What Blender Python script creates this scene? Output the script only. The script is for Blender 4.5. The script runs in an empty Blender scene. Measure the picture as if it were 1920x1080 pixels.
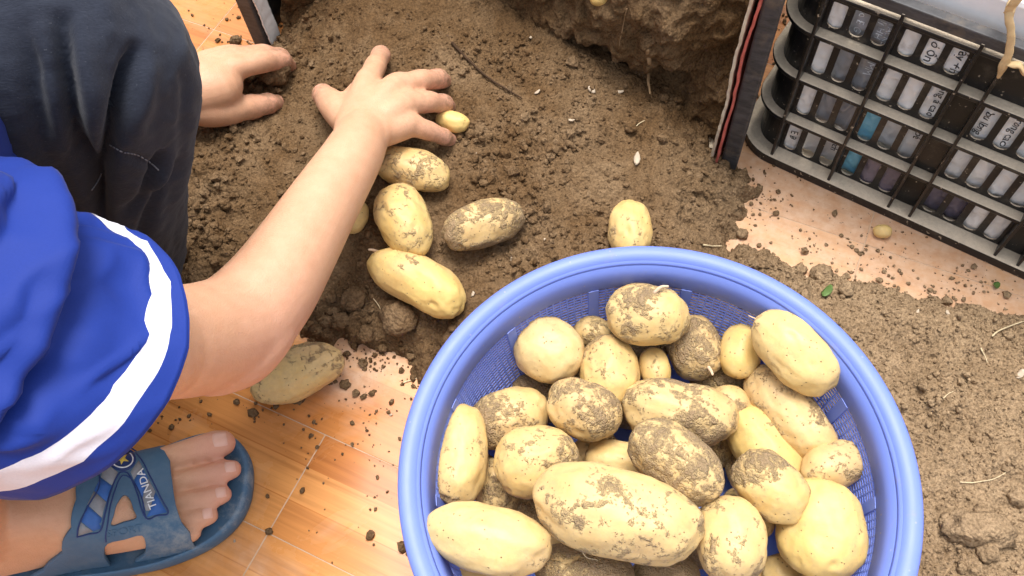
import bpy, bmesh, math, random
import numpy as np
from mathutils import Vector, Matrix
from mathutils.geometry import delaunay_2d_cdt
from mathutils.bvhtree import BVHTree

random.seed(7)
rng = np.random.default_rng(11)
SC = bpy.context.scene
COL = SC.collection

# ------------------------------------------------------------------ camera
FPX, CAMH = 1600.0, 0.80
_v = np.array([1060 - 960.0, 1420 - 540.0, FPX])
_up = -_v / np.linalg.norm(_v)
_fw = np.array([0, 0, 1.0])
_y = _fw - _fw.dot(_up) * _up
_y /= np.linalg.norm(_y)
RW = np.array([np.cross(_y, _up), _y, _up])          # world = RW @ (right, down, forward)
CAM = np.array([0, 0, CAMH])
cd = bpy.data.cameras.new('camera')
cam = bpy.data.objects.new('camera', cd)
COL.objects.link(cam)
cd.sensor_width = 36.0
cd.lens = 36.0 * FPX / 1920.0
cd.clip_start = 0.01
cd.clip_end = 500.0
_r, _d, _f = RW[:, 0], RW[:, 1], RW[:, 2]
cam.matrix_world = Matrix(((_r[0], -_d[0], -_f[0], 0), (_r[1], -_d[1], -_f[1], 0), (_r[2], -_d[2], -_f[2], CAMH), (0, 0, 0, 1)))
SC.camera = cam

# ------------------------------------------------------------------ light
SUN_EL, SUN_AZ = 76.0, 80.0      # azimuth counter-clockwise from +X: light from behind and a little left
w = bpy.data.worlds.new('World')
SC.world = w
w.use_nodes = True
wn = w.node_tree
wn.nodes.clear()
sky = wn.nodes.new('ShaderNodeTexSky')
sky.sky_type = 'NISHITA'
sky.sun_disc = False
sky.sun_elevation = math.radians(SUN_EL)
sky.sun_rotation = math.radians(90 - SUN_AZ)
sky.air_density = 1.0
sky.dust_density = 4.0
hs = wn.nodes.new('ShaderNodeHueSaturation')
hs.inputs['Saturation'].default_value = 0.30       # a veiled, near white sky
bg = wn.nodes.new('ShaderNodeBackground')
bg.inputs['Strength'].default_value = 0.15
wo = wn.nodes.new('ShaderNodeOutputWorld')
wn.links.new(sky.outputs[0], hs.inputs['Color'])
wn.links.new(hs.outputs[0], bg.inputs[0])
wn.links.new(bg.outputs[0], wo.inputs[0])
sd = bpy.data.lights.new('sun', 'SUN')
sd.energy = 1.5
sd.angle = math.radians(26)
sd.color = (1.0, 0.97, 0.92)
sun = bpy.data.objects.new('sun', sd)
COL.objects.link(sun)
_e, _a = math.radians(SUN_EL), math.radians(SUN_AZ)
sun.rotation_euler = Vector((math.cos(_e) * math.cos(_a), math.cos(_e) * math.sin(_a), math.sin(_e))).to_track_quat('Z', 'Y').to_euler()
vs = SC.view_settings
vs.view_transform = 'Standard'
vs.look = 'None'
vs.exposure = 1.02
vs.gamma = 1.0
SC.render.engine = 'CYCLES'
SC.cycles.use_denoising = True
SC.cycles.max_bounces = 8

# ------------------------------------------------------------------ helpers
def U(px, py, z=0.0):
    """photo pixel -> world point at height z"""
    d = RW @ np.array([px - 960.0, py - 540.0, FPX])
    return CAM + d * ((z - CAMH) / d[2])

def depth(p):
    return float(RW[:, 2] @ (np.asarray(p) - CAM))

def pxr(p, wpx):
    """pixel width -> metres at point p"""
    return wpx * depth(p) / FPX

def tag(o, label=None, cat=None, group=None, kind=None):
    if label: o['label'] = label
    if cat: o['category'] = cat
    if group: o['group'] = group
    if kind: o['kind'] = kind
    return o

def link(name, me, mats=None, parent=None, smooth=True):
    o = bpy.data.objects.new(name, me)
    COL.objects.link(o)
    if mats is not None and not me.materials:
        for m in (mats if isinstance(mats, (list, tuple)) else [mats]):
            me.materials.append(m)
    if smooth and len(me.polygons):
        me.polygons.foreach_set('use_smooth', [True] * len(me.polygons))
    if parent is not None:
        o.parent = parent
    return o

def empty(name, loc=(0, 0, 0), rz=0.0):
    o = bpy.data.objects.new(name, None)
    COL.objects.link(o)
    o.empty_display_size = 0.05
    o.location = loc
    o.rotation_euler = (0, 0, rz)
    return o

def pydata(name, v, f):
    me = bpy.data.meshes.new(name)
    v = v.tolist() if isinstance(v, np.ndarray) else v
    f = f.tolist() if isinstance(f, np.ndarray) else f
    me.from_pydata(v, [], f)
    me.update()
    return me

def from_bm(name, bm, mats=None, parent=None, smooth=True, recalc=True):
    if recalc:
        bmesh.ops.recalc_face_normals(bm, faces=bm.faces)
    me = bpy.data.meshes.new(name)
    bm.to_mesh(me)
    bm.free()
    return link(name, me, mats, parent, smooth)

# 3D gradient noise, vectorised
_perm = np.random.default_rng(3).permutation(256)
_perm = np.concatenate([_perm, _perm, _perm])
_grad = np.random.default_rng(4).normal(size=(256, 3))
_grad /= np.linalg.norm(_grad, axis=1)[:, None]
def noise3(p):
    p = np.asarray(p, float)
    i = np.floor(p).astype(int)
    f = p - i
    u = f * f * f * (f * (f * 6 - 15) + 10)
    i &= 255
    out = 0
    for dx in (0, 1):
        wx = u[:, 0] if dx else 1 - u[:, 0]
        for dy in (0, 1):
            wy = u[:, 1] if dy else 1 - u[:, 1]
            for dz in (0, 1):
                wz = u[:, 2] if dz else 1 - u[:, 2]
                h = _perm[_perm[_perm[i[:, 0] + dx] + i[:, 1] + dy] + i[:, 2] + dz]
                g = _grad[h]
                out = out + wx * wy * wz * (g[:, 0] * (f[:, 0] - dx) + g[:, 1] * (f[:, 1] - dy) + g[:, 2] * (f[:, 2] - dz))
    return out * 1.6
def fbm(p, octv=4, gain=0.5):
    a, s, o = 1.0, 0.0, np.asarray(p, float)
    for k in range(octv):
        s = s + a * noise3(o + 17.3 * k)
        o = o * 2.03
        a *= gain
    return s

def box_bm(bm, c, s, rot=None, bev=0.0):
    r = bmesh.ops.create_cube(bm, size=1.0)
    vs_ = r['verts']
    for v in vs_:
        v.co = Vector((v.co.x * s[0], v.co.y * s[1], v.co.z * s[2]))
    if bev > 0:
        es = list({e for v in vs_ for e in v.link_edges})
        rr = bmesh.ops.bevel(bm, geom=es, offset=bev, segments=2, affect='EDGES', profile=0.5)
        vs_ = list({v for f in rr['faces'] for v in f.verts} | {v for v in vs_ if v.is_valid})
    for v in vs_:
        co = v.co.copy()
        if rot is not None: co = rot @ co
        v.co = co + Vector(c)
    return vs_

def catmull(P, n):
    P = np.asarray(P, float)
    Q = np.vstack([2 * P[0] - P[1], P, 2 * P[-1] - P[-2]])
    out = []
    for k in range(1, len(Q) - 2):
        t = np.linspace(0, 1, n, endpoint=False)[:, None]
        a, b, c, d = Q[k - 1], Q[k], Q[k + 1], Q[k + 2]
        out.append(0.5 * (2 * b + (c - a) * t + (2 * a - 5 * b + 4 * c - d) * t**2 + (3 * b - a - 3 * c + d) * t**3))
    out.append(P[-1:])
    return np.vstack(out)

def tube_vf(P, r, seg=14, sub=6, flat=1.0, ref=None, cap=True):
    """tapered tube through points; closed with round caps. returns verts, faces"""
    P = np.asarray(P, float)
    r = np.asarray(r, float)
    Q = catmull(np.c_[P, r], sub) if len(P) > 2 else np.c_[P, r][:, :]
    if len(P) == 2:
        t = np.linspace(0, 1, sub + 1)[:, None]
        Q = np.c_[P, r][0] * (1 - t) + np.c_[P, r][1] * t
    C, rad = Q[:, :3], np.maximum(Q[:, 3], 1e-5)
    T = np.gradient(C, axis=0)
    T /= np.linalg.norm(T, axis=1)[:, None] + 1e-12
    if cap:
        k = np.array([0.92, 0.7, 0.4])
        c0 = C[0] - T[0] * rad[0] * k[:, None]
        c1 = C[-1] + T[-1] * rad[-1] * k[::-1, None]
        r0, r1 = rad[0] * np.sqrt(1 - k**2), (rad[-1] * np.sqrt(1 - k**2))[::-1]
        C = np.vstack([c0, C, c1]); rad = np.concatenate([r0, rad, r1])
        T = np.vstack([np.repeat(T[:1], 3, 0), T, np.repeat(T[-1:], 3, 0)])
    n = np.asarray(ref if ref is not None else (0.13, 0.21, 0.97), float)
    th = np.linspace(0, 2 * math.pi, seg, endpoint=False)
    V = []
    for c, t, q in zip(C, T, rad):
        a = n - n.dot(t) * t
        if np.linalg.norm(a) < 1e-3: a = np.array([1.0, 0, 0]) - t[0] * t
        a /= np.linalg.norm(a)
        b = np.cross(t, a)
        n = a if ref is None else n
        V.append(c + q * (flat * np.cos(th)[:, None] * a + np.sin(th)[:, None] * b))
    V = np.vstack(V)
    m = len(C)
    F = []
    for i in range(m - 1):
        for j in range(seg):
            F.append((i * seg + j, i * seg + (j + 1) % seg, (i + 1) * seg + (j + 1) % seg, (i + 1) * seg + j))
    if cap:
        V = np.vstack([V, C[0] - T[0] * rad[0] * 0.2, C[-1] + T[-1] * rad[-1] * 0.2])
        a, b = len(V) - 2, len(V) - 1
        for j in range(seg):
            F.append((a, (j + 1) % seg, j))
            F.append((b, (m - 1) * seg + j, (m - 1) * seg + (j + 1) % seg))
    return V, F

def join_vf(parts):
    V, F, k = [], [], 0
    for v, f in parts:
        V.append(np.asarray(v)); F += [tuple(i + k for i in q) for q in f]; k += len(v)
    return np.vstack(V), F

def remesh(V, F, voxel, smooth_it=4):
    me = pydata('tmp', V, F)
    o = bpy.data.objects.new('tmp', me)
    COL.objects.link(o)
    md = o.modifiers.new('r', 'REMESH')
    md.mode = 'VOXEL'
    md.voxel_size = voxel
    md.adaptivity = 0
    if smooth_it:
        s = o.modifiers.new('s', 'SMOOTH')
        s.factor = 0.5
        s.iterations = smooth_it
    dg = bpy.context.evaluated_depsgraph_get()
    dg.update()
    out = bpy.data.meshes.new_from_object(o.evaluated_get(dg))
    bpy.data.objects.remove(o)
    return out

def co_get(me):
    a = np.empty(len(me.vertices) * 3); me.vertices.foreach_get('co', a); return a.reshape(-1, 3)
def no_get(me):
    a = np.empty(len(me.vertices) * 3); me.vertices.foreach_get('normal', a); return a.reshape(-1, 3)
def co_set(me, v):
    me.vertices.foreach_set('co', np.ascontiguousarray(v).ravel()); me.update()

def text_mesh(s, size, depth_=0.0):
    c = bpy.data.curves.new('t', 'FONT')
    c.body = s; c.size = size; c.align_x = 'CENTER'; c.align_y = 'CENTER'; c.extrude = depth_; c.resolution_u = 3
    o = bpy.data.objects.new('t', c)
    COL.objects.link(o)
    dg = bpy.context.evaluated_depsgraph_get(); dg.update()
    me = bpy.data.meshes.new_from_object(o.evaluated_get(dg))
    bpy.data.objects.remove(o)
    return me

def in_poly(P, poly):
    ins = np.zeros(len(P), bool)
    for i in range(len(poly)):
        a, b = poly[i], poly[(i + 1) % len(poly)]
        ins ^= ((a[1] > P[:, 1]) != (b[1] > P[:, 1])) & (P[:, 0] < (b[0] - a[0]) * (P[:, 1] - a[1]) / (b[1] - a[1] + 1e-15) + a[0])
    return ins

def cdt_mesh(outer, holes=(), step=0.004):
    """fill a 2D outline with holes by a dense triangle mesh"""
    def dens(poly):
        out = []
        for i in range(len(poly)):
            a, b = np.array(poly[i]), np.array(poly[(i + 1) % len(poly)])
            n = max(1, int(np.linalg.norm(b - a) / step))
            out += [a + (b - a) * k / n for k in range(n)]
        return out
    pts, edges = [], []
    loops = [dens(outer)] + [dens(h) for h in holes]
    for lp in loops:
        k = len(pts)
        pts += lp
        edges += [(k + i, k + (i + 1) % len(lp)) for i in range(len(lp))]
    A = np.array(loops[0]); lo, hi = A.min(0), A.max(0)
    border = np.array(pts)
    for x in np.arange(lo[0], hi[0], step):
        for y in np.arange(lo[1], hi[1], step * 0.87):
            p = np.array([x + (0.5 * step if int(round((y - lo[1]) / (step * 0.87))) % 2 else 0), y])
            if np.min(np.hypot(*(border - p).T)) > step * 0.6: pts.append(p)
    r = delaunay_2d_cdt([Vector((p[0], p[1])) for p in pts], edges, [], 1, 1e-7)
    v = np.array([[q.x, q.y] for q in r[0]]); f = [tuple(q) for q in r[2]]
    cen = np.array([v[list(q)].mean(0) for q in f])
    keep = in_poly(cen, loops[0])
    for lp in loops[1:]: keep &= ~in_poly(cen, lp)
    f = [q for q, k in zip(f, keep) if k]
    us = sorted({i for q in f for i in q}); mp = {i: k for k, i in enumerate(us)}
    return v[us], [tuple(mp[i] for i in q) for q in f]

def smooth_poly(poly, n=5):
    P = np.array(poly, float)
    Q = np.vstack([P[-1:], P, P[:2]])
    out = []
    for k in range(1, len(Q) - 2):
        t = np.linspace(0, 1, n, endpoint=False)[:, None]
        a, b, c, d = Q[k - 1], Q[k], Q[k + 1], Q[k + 2]
        out.append(0.5 * (2 * b + (c - a) * t + (2 * a - 5 * b + 4 * c - d) * t**2 + (3 * b - a - 3 * c + d) * t**3))
    return np.vstack(out)

# ------------------------------------------------------------------ materials
class NT:
    def __init__(s, name):
        s.m = bpy.data.materials.new(name)
        s.m.use_nodes = True
        s.t = s.m.node_tree
        s.b = s.t.nodes['Principled BSDF']
    def n(s, typ, **kw):
        nd = s.t.nodes.new(typ)
        for k, v in kw.items():
            if k.startswith('i_'): nd.inputs[k[2:].replace('_', ' ')].default_value = v
            else: setattr(nd, k, v)
        return nd
    def l(s, a, b): s.t.links.new(a, b)
    def ramp(s, fac, stops, interp='LINEAR'):
        r = s.n('ShaderNodeValToRGB')
        r.color_ramp.interpolation = interp
        e = r.color_ramp.elements
        while len(e) < len(stops): e.new(0.5)
        for q, (p, c) in zip(e, stops):
            q.position = p
            q.color = c if len(c) == 4 else (*c, 1)
        s.l(fac, r.inputs[0])
        return r.outputs[0]
    def mix(s, fac, a, b, mode='MIX'):
        m = s.n('ShaderNodeMix', data_type='RGBA', blend_type=mode)
        for sock, v in ((m.inputs[0], fac), (m.inputs[6], a), (m.inputs[7], b)):
            if hasattr(v, 'links'): s.l(v, sock)
            else: sock.default_value = v if isinstance(v, (int, float)) else (v if len(v) == 4 else (*v, 1))
        return m.outputs[2]
    def math(s, op, a, b=None, clamp=False):
        m = s.n('ShaderNodeMath', operation=op, use_clamp=clamp)
        for k, v in enumerate((a, b)):
            if v is None: continue
            if hasattr(v, 'links'): s.l(v, m.inputs[k])
            else: m.inputs[k].default_value = v
        return m.outputs[0]
    def noise(s, vec, scale, detail=4, rough=0.55, dist=0.0, out=0):
        q = s.n('ShaderNodeTexNoise')
        q.inputs['Scale'].default_value = scale; q.inputs['Detail'].default_value = detail
        q.inputs['Roughness'].default_value = rough; q.inputs['Distortion'].default_value = dist
        if vec is not None: s.l(vec, q.inputs['Vector'])
        return q.outputs[out]
    def voro(s, vec, scale, feature='F1', rnd=1.0):
        q = s.n('ShaderNodeTexVoronoi', feature=feature)
        q.inputs['Scale'].default_value = scale; q.inputs['Randomness'].default_value = rnd
        if vec is not None: s.l(vec, q.inputs['Vector'])
        return q.outputs['Distance']
    def obj(s): return s.n('ShaderNodeTexCoord').outputs['Object']
    def pos(s): return s.n('ShaderNodeNewGeometry').outputs['Position']
    def attr(s, name, typ='GEOMETRY', out='Fac'): return s.n('ShaderNodeAttribute', attribute_name=name, attribute_type=typ).outputs[out]
    def rnd(s): return s.n('ShaderNodeObjectInfo').outputs['Random']
    def jitter(s, vec, k=37.0):
        """shift coordinates by the object's own random number"""
        c = s.n('ShaderNodeCombineXYZ')
        r = s.math('MULTIPLY', s.rnd(), k)
        for i in range(3): s.l(r, c.inputs[i])
        a = s.n('ShaderNodeVectorMath', operation='ADD')
        s.l(vec, a.inputs[0]); s.l(c.outputs[0], a.inputs[1])
        return a.outputs[0]
    def bump(s, h, strength=0.5, dist=0.001, nrm=None):
        b = s.n('ShaderNodeBump')
        b.inputs['Strength'].default_value = strength; b.inputs['Distance'].default_value = dist
        s.l(h, b.inputs['Height'])
        if nrm is not None: s.l(nrm, b.inputs['Normal'])
        return b.outputs[0]
    def set(s, **kw):
        for k, v in kw.items():
            k = {'color': 'Base Color', 'rough': 'Roughness', 'normal': 'Normal', 'spec': 'Specular IOR Level', 'sss': 'Subsurface Weight', 'sheen': 'Sheen Weight', 'coat': 'Coat Weight', 'trans': 'Transmission Weight', 'alpha': 'Alpha'}[k]
            i = s.b.inputs[k]
            if hasattr(v, 'links'): s.l(v, i)
            else: i.default_value = v if isinstance(v, (int, float)) else (v if len(v) == 4 else (*v, 1))
        return s

M = {}
def m_floor():
    a = NT('wood_look_tile')
    mp = a.n('ShaderNodeMapping')
    mp.inputs['Rotation'].default_value = (0, 0, math.radians(30.6))
    a.l(a.pos(), mp.inputs['Vector'])
    P = mp.outputs[0]                               # x along the boards
    st = a.n('ShaderNodeMapping'); st.inputs['Scale'].default_value = (1.6, 26, 1)
    a.l(P, st.inputs['Vector'])
    grain = a.noise(st.outputs[0], 2.2, 6, 0.6, 0.8)
    st2 = a.n('ShaderNodeMapping'); st2.inputs['Scale'].default_value = (3.0, 110, 1)
    a.l(P, st2.inputs['Vector'])
    fine = a.noise(st2.outputs[0], 2.0, 4, 0.6, 0.3)
    # printed narrow boards inside each tile
    bk = a.n('ShaderNodeTexBrick', offset=0.43, offset_frequency=2)
    bk.inputs['Scale'].default_value = 1.0
    bk.inputs['Mortar Size'].default_value = 0.0006
    bk.inputs['Brick Width'].default_value = 0.213
    bk.inputs['Row Height'].default_value = 0.0351
    bk.inputs['Color1'].default_value = (0, 0, 0, 1); bk.inputs['Color2'].default_value = (1, 1, 1, 1); bk.inputs['Mortar'].default_value = (0.1, 0.1, 0.1, 1)
    ofs = a.n('ShaderNodeVectorMath', operation='SUBTRACT'); ofs.inputs[1].default_value = FLOOR_OFS
    a.l(P, ofs.inputs[0]); a.l(ofs.outputs[0], bk.inputs['Vector'])
    tone = a.mix(a.math('MULTIPLY', bk.outputs['Color'], 1.0), (0.50, 0.185, 0.048), (0.69, 0.325, 0.105))
    base = a.mix(0.75, tone, a.ramp(grain, [(0.28, (0.62, 0.52, 0.45)), (0.5, (0.96, 0.93, 0.90)), (0.72, (1.12, 1.12, 1.10))]), 'MULTIPLY')
    base = a.mix(0.30, base, a.ramp(fine, [(0.35, (0.55, 0.45, 0.4)), (0.6, (1, 1, 1))]), 'MULTIPLY')
    tint = a.mix(a.rnd(), (0.90, 0.86, 0.86), (1.08, 1.06, 1.0))
    base = a.mix(0.8, base, tint, 'MULTIPLY')
    # dried soil dust trodden on the tiles
    def blob(c, r):
        d = a.n('ShaderNodeVectorMath', operation='DISTANCE'); a.l(a.pos(), d.inputs[0]); d.inputs[1].default_value = (c[0], c[1], 0)
        return a.math('SUBTRACT', 1.0, a.math('DIVIDE', d.outputs['Value'], r), True)
    dn = a.noise(a.pos(), 9, 6, 0.62, 0.6)
    fn = a.noise(a.pos(), 70, 5, 0.7)
    pk = blob(U(1470, 420), 0.17)
    for c, r in ((U(1640, 480), 0.16), (U(1850, 560), 0.20), (U(690, 660), 0.07), (U(1330, 380), 0.12)):
        pk = a.math('MAXIMUM', pk, blob(c, r))
    dust = a.math('MULTIPLY', a.math('ADD', pk, a.math('MULTIPLY', a.math('SUBTRACT', dn, 0.5), 1.1)), 1.9, True)
    dust = a.math('MULTIPLY', dust, a.ramp(fn, [(0.25, (0.55, 0.55, 0.55)), (0.6, (1, 1, 1))]))
    base = a.mix(a.math('MULTIPLY', dust, 0.74), base, a.mix(fn, (0.52, 0.33, 0.19), (0.76, 0.56, 0.41)))
    gr = a.noise(a.pos(), 160, 3, 0.6)
    speck = a.ramp(gr, [(0.66, (0, 0, 0)), (0.72, (1, 1, 1))])
    spk = a.math('MULTIPLY', speck, a.math('ADD', a.math('MULTIPLY', dust, 0.8), 0.10))
    base = a.mix(spk, base, (0.16, 0.10, 0.055))
    rough = a.math('ADD', 0.27, a.math('MULTIPLY', dust, 0.5))
    a.set(color=base, rough=rough, spec=0.35, normal=a.bump(a.math('ADD', fine, a.math('MULTIPLY', dust, fn)), 0.12, 0.0008))
    return a.m

def m_soil(name, crumb=False):
    a = NT(name)
    P = a.pos()
    dry = a.attr('dry') if not crumb else a.attr('dry', 'GEOMETRY')
    n1 = a.noise(P, 14, 6, 0.65, 0.4)
    n2 = a.noise(P, 110, 5, 0.7)
    n3 = a.noise(P, 420, 3, 0.6)
    wet = a.mix(n2, (0.066, 0.036, 0.015), (0.190, 0.110, 0.050))
    dr = a.mix(n2, (0.175, 0.113, 0.060), (0.47, 0.335, 0.205))
    k = a.math('ADD', dry, a.math('MULTIPLY', a.math('SUBTRACT', n1, 0.48), 1.3), True)
    c = a.mix(k, wet, dr)
    c = a.mix(0.55, c, a.ramp(n3, [(0.34, (0.34, 0.31, 0.29)), (0.58, (1.15, 1.13, 1.10))]), 'MULTIPLY')
    v = a.voro(P, 260)
    v2 = a.voro(P, 95)
    h = a.math('ADD', a.math('MULTIPLY', v, -0.6), a.math('ADD', a.math('MULTIPLY', v2, -0.9), a.math('MULTIPLY', n2, 1.2)))
    a.set(color=c, rough=0.95, spec=0.15, normal=a.bump(h, 0.9, 0.0035))
    return a.m

def m_potato():
    a = NT('potato_skin')
    P = a.jitter(a.obj())
    dirt = a.attr('dirt', 'OBJECT')
    n1 = a.noise(P, 34, 5, 0.62, 0.7)
    n2 = a.noise(P, 150, 4, 0.65)
    n3 = a.noise(P, 600, 3, 0.6)
    big = a.noise(P, 12, 2, 0.5)
    hue = a.attr('hue', 'OBJECT')
    skin = a.mix(hue, (0.70, 0.510, 0.255), (0.71, 0.505, 0.165))
    skin = a.mix(0.65, skin, a.ramp(n1, [(0.32, (0.80, 0.70, 0.56)), (0.58, (1.05, 1.04, 1.0))]), 'MULTIPLY')
    skin = a.mix(a.math('MULTIPLY', a.ramp(big, [(0.45, (0, 0, 0)), (0.72, (1, 1, 1))]), 0.35), skin, (0.58, 0.36, 0.19))
    # patches of stuck soil: threshold set by each potato's own dirt amount
    n4 = a.noise(P, 320, 3, 0.7)
    s = a.math('ADD', a.math('MULTIPLY', n1, 0.58), a.math('ADD', a.math('ADD', a.math('MULTIPLY', n2, 0.34), a.math('MULTIPLY', n4, 0.22)), a.math('MULTIPLY', big, 0.36)))
    t = a.math('SUBTRACT', 0.970, a.math('MULTIPLY', dirt, 0.335))
    q = a.math('MULTIPLY', a.math('SUBTRACT', s, t), 9.0, True)
    q = a.math('MULTIPLY', q, a.ramp(n2, [(0.30, (0.35, 0.35, 0.35)), (0.50, (1, 1, 1))]))
    # thin film of dust and pin-prick specks
    film = a.math('MULTIPLY', a.math('MULTIPLY', a.math('SUBTRACT', s, a.math('SUBTRACT', t, 0.17)), 4.5, True), 0.55)
    vs_ = a.n('ShaderNodeTexVoronoi'); vs_.inputs['Scale'].default_value = 230; a.l(P, vs_.inputs['Vector'])
    sp = a.ramp(vs_.outputs['Distance'], [(0.10, (1, 1, 1)), (0.17, (0, 0, 0))])
    sel = a.math('GREATER_THAN', a.n('ShaderNodeSeparateColor').outputs[0], 2.0)
    sc_ = a.n('ShaderNodeSeparateColor'); a.l(vs_.outputs['Color'], sc_.inputs[0])
    sel = a.math('GREATER_THAN', sc_.outputs[0], 0.60)
    sp = a.math('MULTIPLY', a.math('MULTIPLY', sp, sel), 0.75)
    soilc = a.mix(n3, (0.185, 0.118, 0.060), (0.46, 0.325, 0.190))
    c = a.mix(film, skin, (0.40, 0.275, 0.15))
    c = a.mix(sp, c, (0.17, 0.10, 0.045))
    c = a.mix(a.math('MULTIPLY', q, 0.93), c, soilc)
    h = a.math('ADD', a.math('MULTIPLY', q, a.math('ADD', 0.9, a.math('MULTIPLY', n3, 1.6))), a.math('ADD', a.math('MULTIPLY', n2, 0.25), a.math('MULTIPLY', sp, -0.5)))
    a.set(color=c, rough=a.math('ADD', 0.46, a.math('MULTIPLY', q, 0.5)), spec=0.35, sss=0.04, normal=a.bump(h, 0.9, 0.0018))
    a.b.inputs['Subsurface Radius'].default_value = (0.004, 0.002, 0.001)
    return a.m

def m_plain(name, col, rough=0.5, spec=0.4, nscale=None, namp=0.15, bump=0.0, bdist=0.001, **kw):
    a = NT(name)
    if nscale:
        n = a.noise(a.jitter(a.obj()), nscale, 5, 0.6)
        c = a.mix(n, tuple(x * (1 - namp) for x in col), tuple(min(1, x * (1 + namp)) for x in col))
        a.set(color=c)
        if bump: a.set(normal=a.bump(n, bump, bdist))
    else: a.set(color=col)
    a.set(rough=rough, spec=spec, **kw)
    return a.m

def m_basket():
    a = NT('blue_plastic')
    P = a.obj()
    n = a.noise(P, 45, 5, 0.7)
    sc = a.noise(P, 9, 4, 0.6)
    c = a.mix(sc, (0.225, 0.320, 0.80), (0.265, 0.370, 0.88))
    d = a.ramp(n, [(0.60, (0, 0, 0)), (0.78, (1, 1, 1))])
    c = a.mix(a.math('MULTIPLY', d, 0.38), c, (0.42, 0.36, 0.31))
    vv = a.voro(P, 75)
    c = a.mix(a.math('MULTIPLY', a.ramp(vv, [(0.05, (1, 1, 1)), (0.08, (0, 0, 0))]), 0.35), c, (0.62, 0.58, 0.55))
    a.set(color=c, rough=a.math('ADD', 0.30, a.math('MULTIPLY', n, 0.2)), spec=0.5, normal=a.bump(n, 0.05, 0.0005))
    tr = a.n('ShaderNodeBsdfTranslucent'); a.l(c, tr.inputs[0])
    mx = a.n('ShaderNodeMixShader'); mx.inputs[0].default_value = 0.40
    a.l(a.b.outputs[0], mx.inputs[1]); a.l(tr.outputs[0], mx.inputs[2])
    a.l(mx.outputs[0], a.t.nodes['Material Output'].inputs[0])
    return a.m

def m_crate():
    """black plastic with soil dust lying on faces that look up"""
    a = NT('black_crate_plastic')
    P = a.pos()
    n = a.noise(P, 55, 6, 0.7)
    f = a.noise(P, 300, 3, 0.7)
    g = a.n('ShaderNodeNewGeometry')
    sx = a.n('ShaderNodeSeparateXYZ'); a.l(g.outputs['True Normal'], sx.inputs[0])
    upf = a.math('MULTIPLY', a.math('SUBTRACT', sx.outputs[2], 0.55), 3.0, True)
    dust = a.math('MULTIPLY', upf, a.ramp(n, [(0.20, (0.75, 0.75, 0.75)), (0.50, (1, 1, 1))]))
    spk = a.math('MULTIPLY', a.ramp(a.noise(P, 210, 2, 0.5), [(0.68, (0, 0, 0)), (0.73, (1, 1, 1))]), 0.55)
    spk = a.math('MAXIMUM', spk, a.math('MULTIPLY', a.ramp(a.noise(P, 38, 6, 0.75), [(0.52, (0, 0, 0)), (0.75, (1, 1, 1))]), 0.10))
    c = a.mix(a.math('MAXIMUM', dust, spk), (0.010, 0.010, 0.011), a.mix(f, (0.56, 0.45, 0.32), (0.84, 0.71, 0.54)))
    a.set(color=c, rough=a.math('ADD', 0.32, a.math('MULTIPLY', dust, 0.6)), spec=0.45, normal=a.bump(a.math('MULTIPLY', f, a.math('ADD', dust, 0.1)), 0.5, 0.0015))
    return a.m

def m_scuffed():
    a = NT('scuffed_grey_plastic')
    P = a.pos()
    st = a.n('ShaderNodeMapping'); st.inputs['Scale'].default_value = (30, 30, 120); a.l(P, st.inputs['Vector'])
    n = a.noise(st.outputs[0], 1.0, 6, 0.75)
    b = a.noise(P, 35, 5, 0.65)
    c = a.mix(a.ramp(n, [(0.35, (0, 0, 0)), (0.75, (1, 1, 1))]), (0.028, 0.028, 0.030), (0.105, 0.10, 0.10))
    c = a.mix(a.math('MULTIPLY', a.ramp(b, [(0.55, (0, 0, 0)), (0.75, (1, 1, 1))]), 0.6), c, (0.20, 0.15, 0.10))
    a.set(color=c, rough=0.55, spec=0.4, normal=a.bump(n, 0.3, 0.0008))
    return a.m

def m_skin():
    a = NT('skin')
    P = a.pos()
    n = a.noise(P, 28, 4, 0.6)
    f = a.noise(P, 900, 3, 0.6)
    v = a.voro(P, 700)
    c = a.mix(a.ramp(a.noise(P, 75, 6, 0.7), [(0.3, (0, 0, 0)), (0.7, (1, 1, 1))]), a.mix(n, (0.53, 0.275, 0.155), (0.62, 0.350, 0.210)), a.mix(n, (0.60, 0.330, 0.200), (0.66, 0.385, 0.240)))
    c = a.mix(0.10, c, a.ramp(f, [(0.3, (0.8, 0.7, 0.65)), (0.6, (1.05, 1.0, 1.0))]), 'MULTIPLY')
    pk = a.attr('pink')
    c = a.mix(pk, c, (0.70, 0.33, 0.26))
    gr = a.math('MULTIPLY', a.attr('grime'), a.ramp(a.noise(P, 120, 5, 0.7), [(0.42, (0, 0, 0)), (0.62, (1, 1, 1))]))
    c = a.mix(gr, c, (0.20, 0.125, 0.065))
    a.set(color=c, rough=0.47, spec=0.38, sss=0.15, normal=a.bump(a.math('ADD', v, f), 0.32, 0.0007))
    a.b.inputs['Subsurface Radius'].default_value = (0.008, 0.003, 0.0015)
    return a.m

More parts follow.
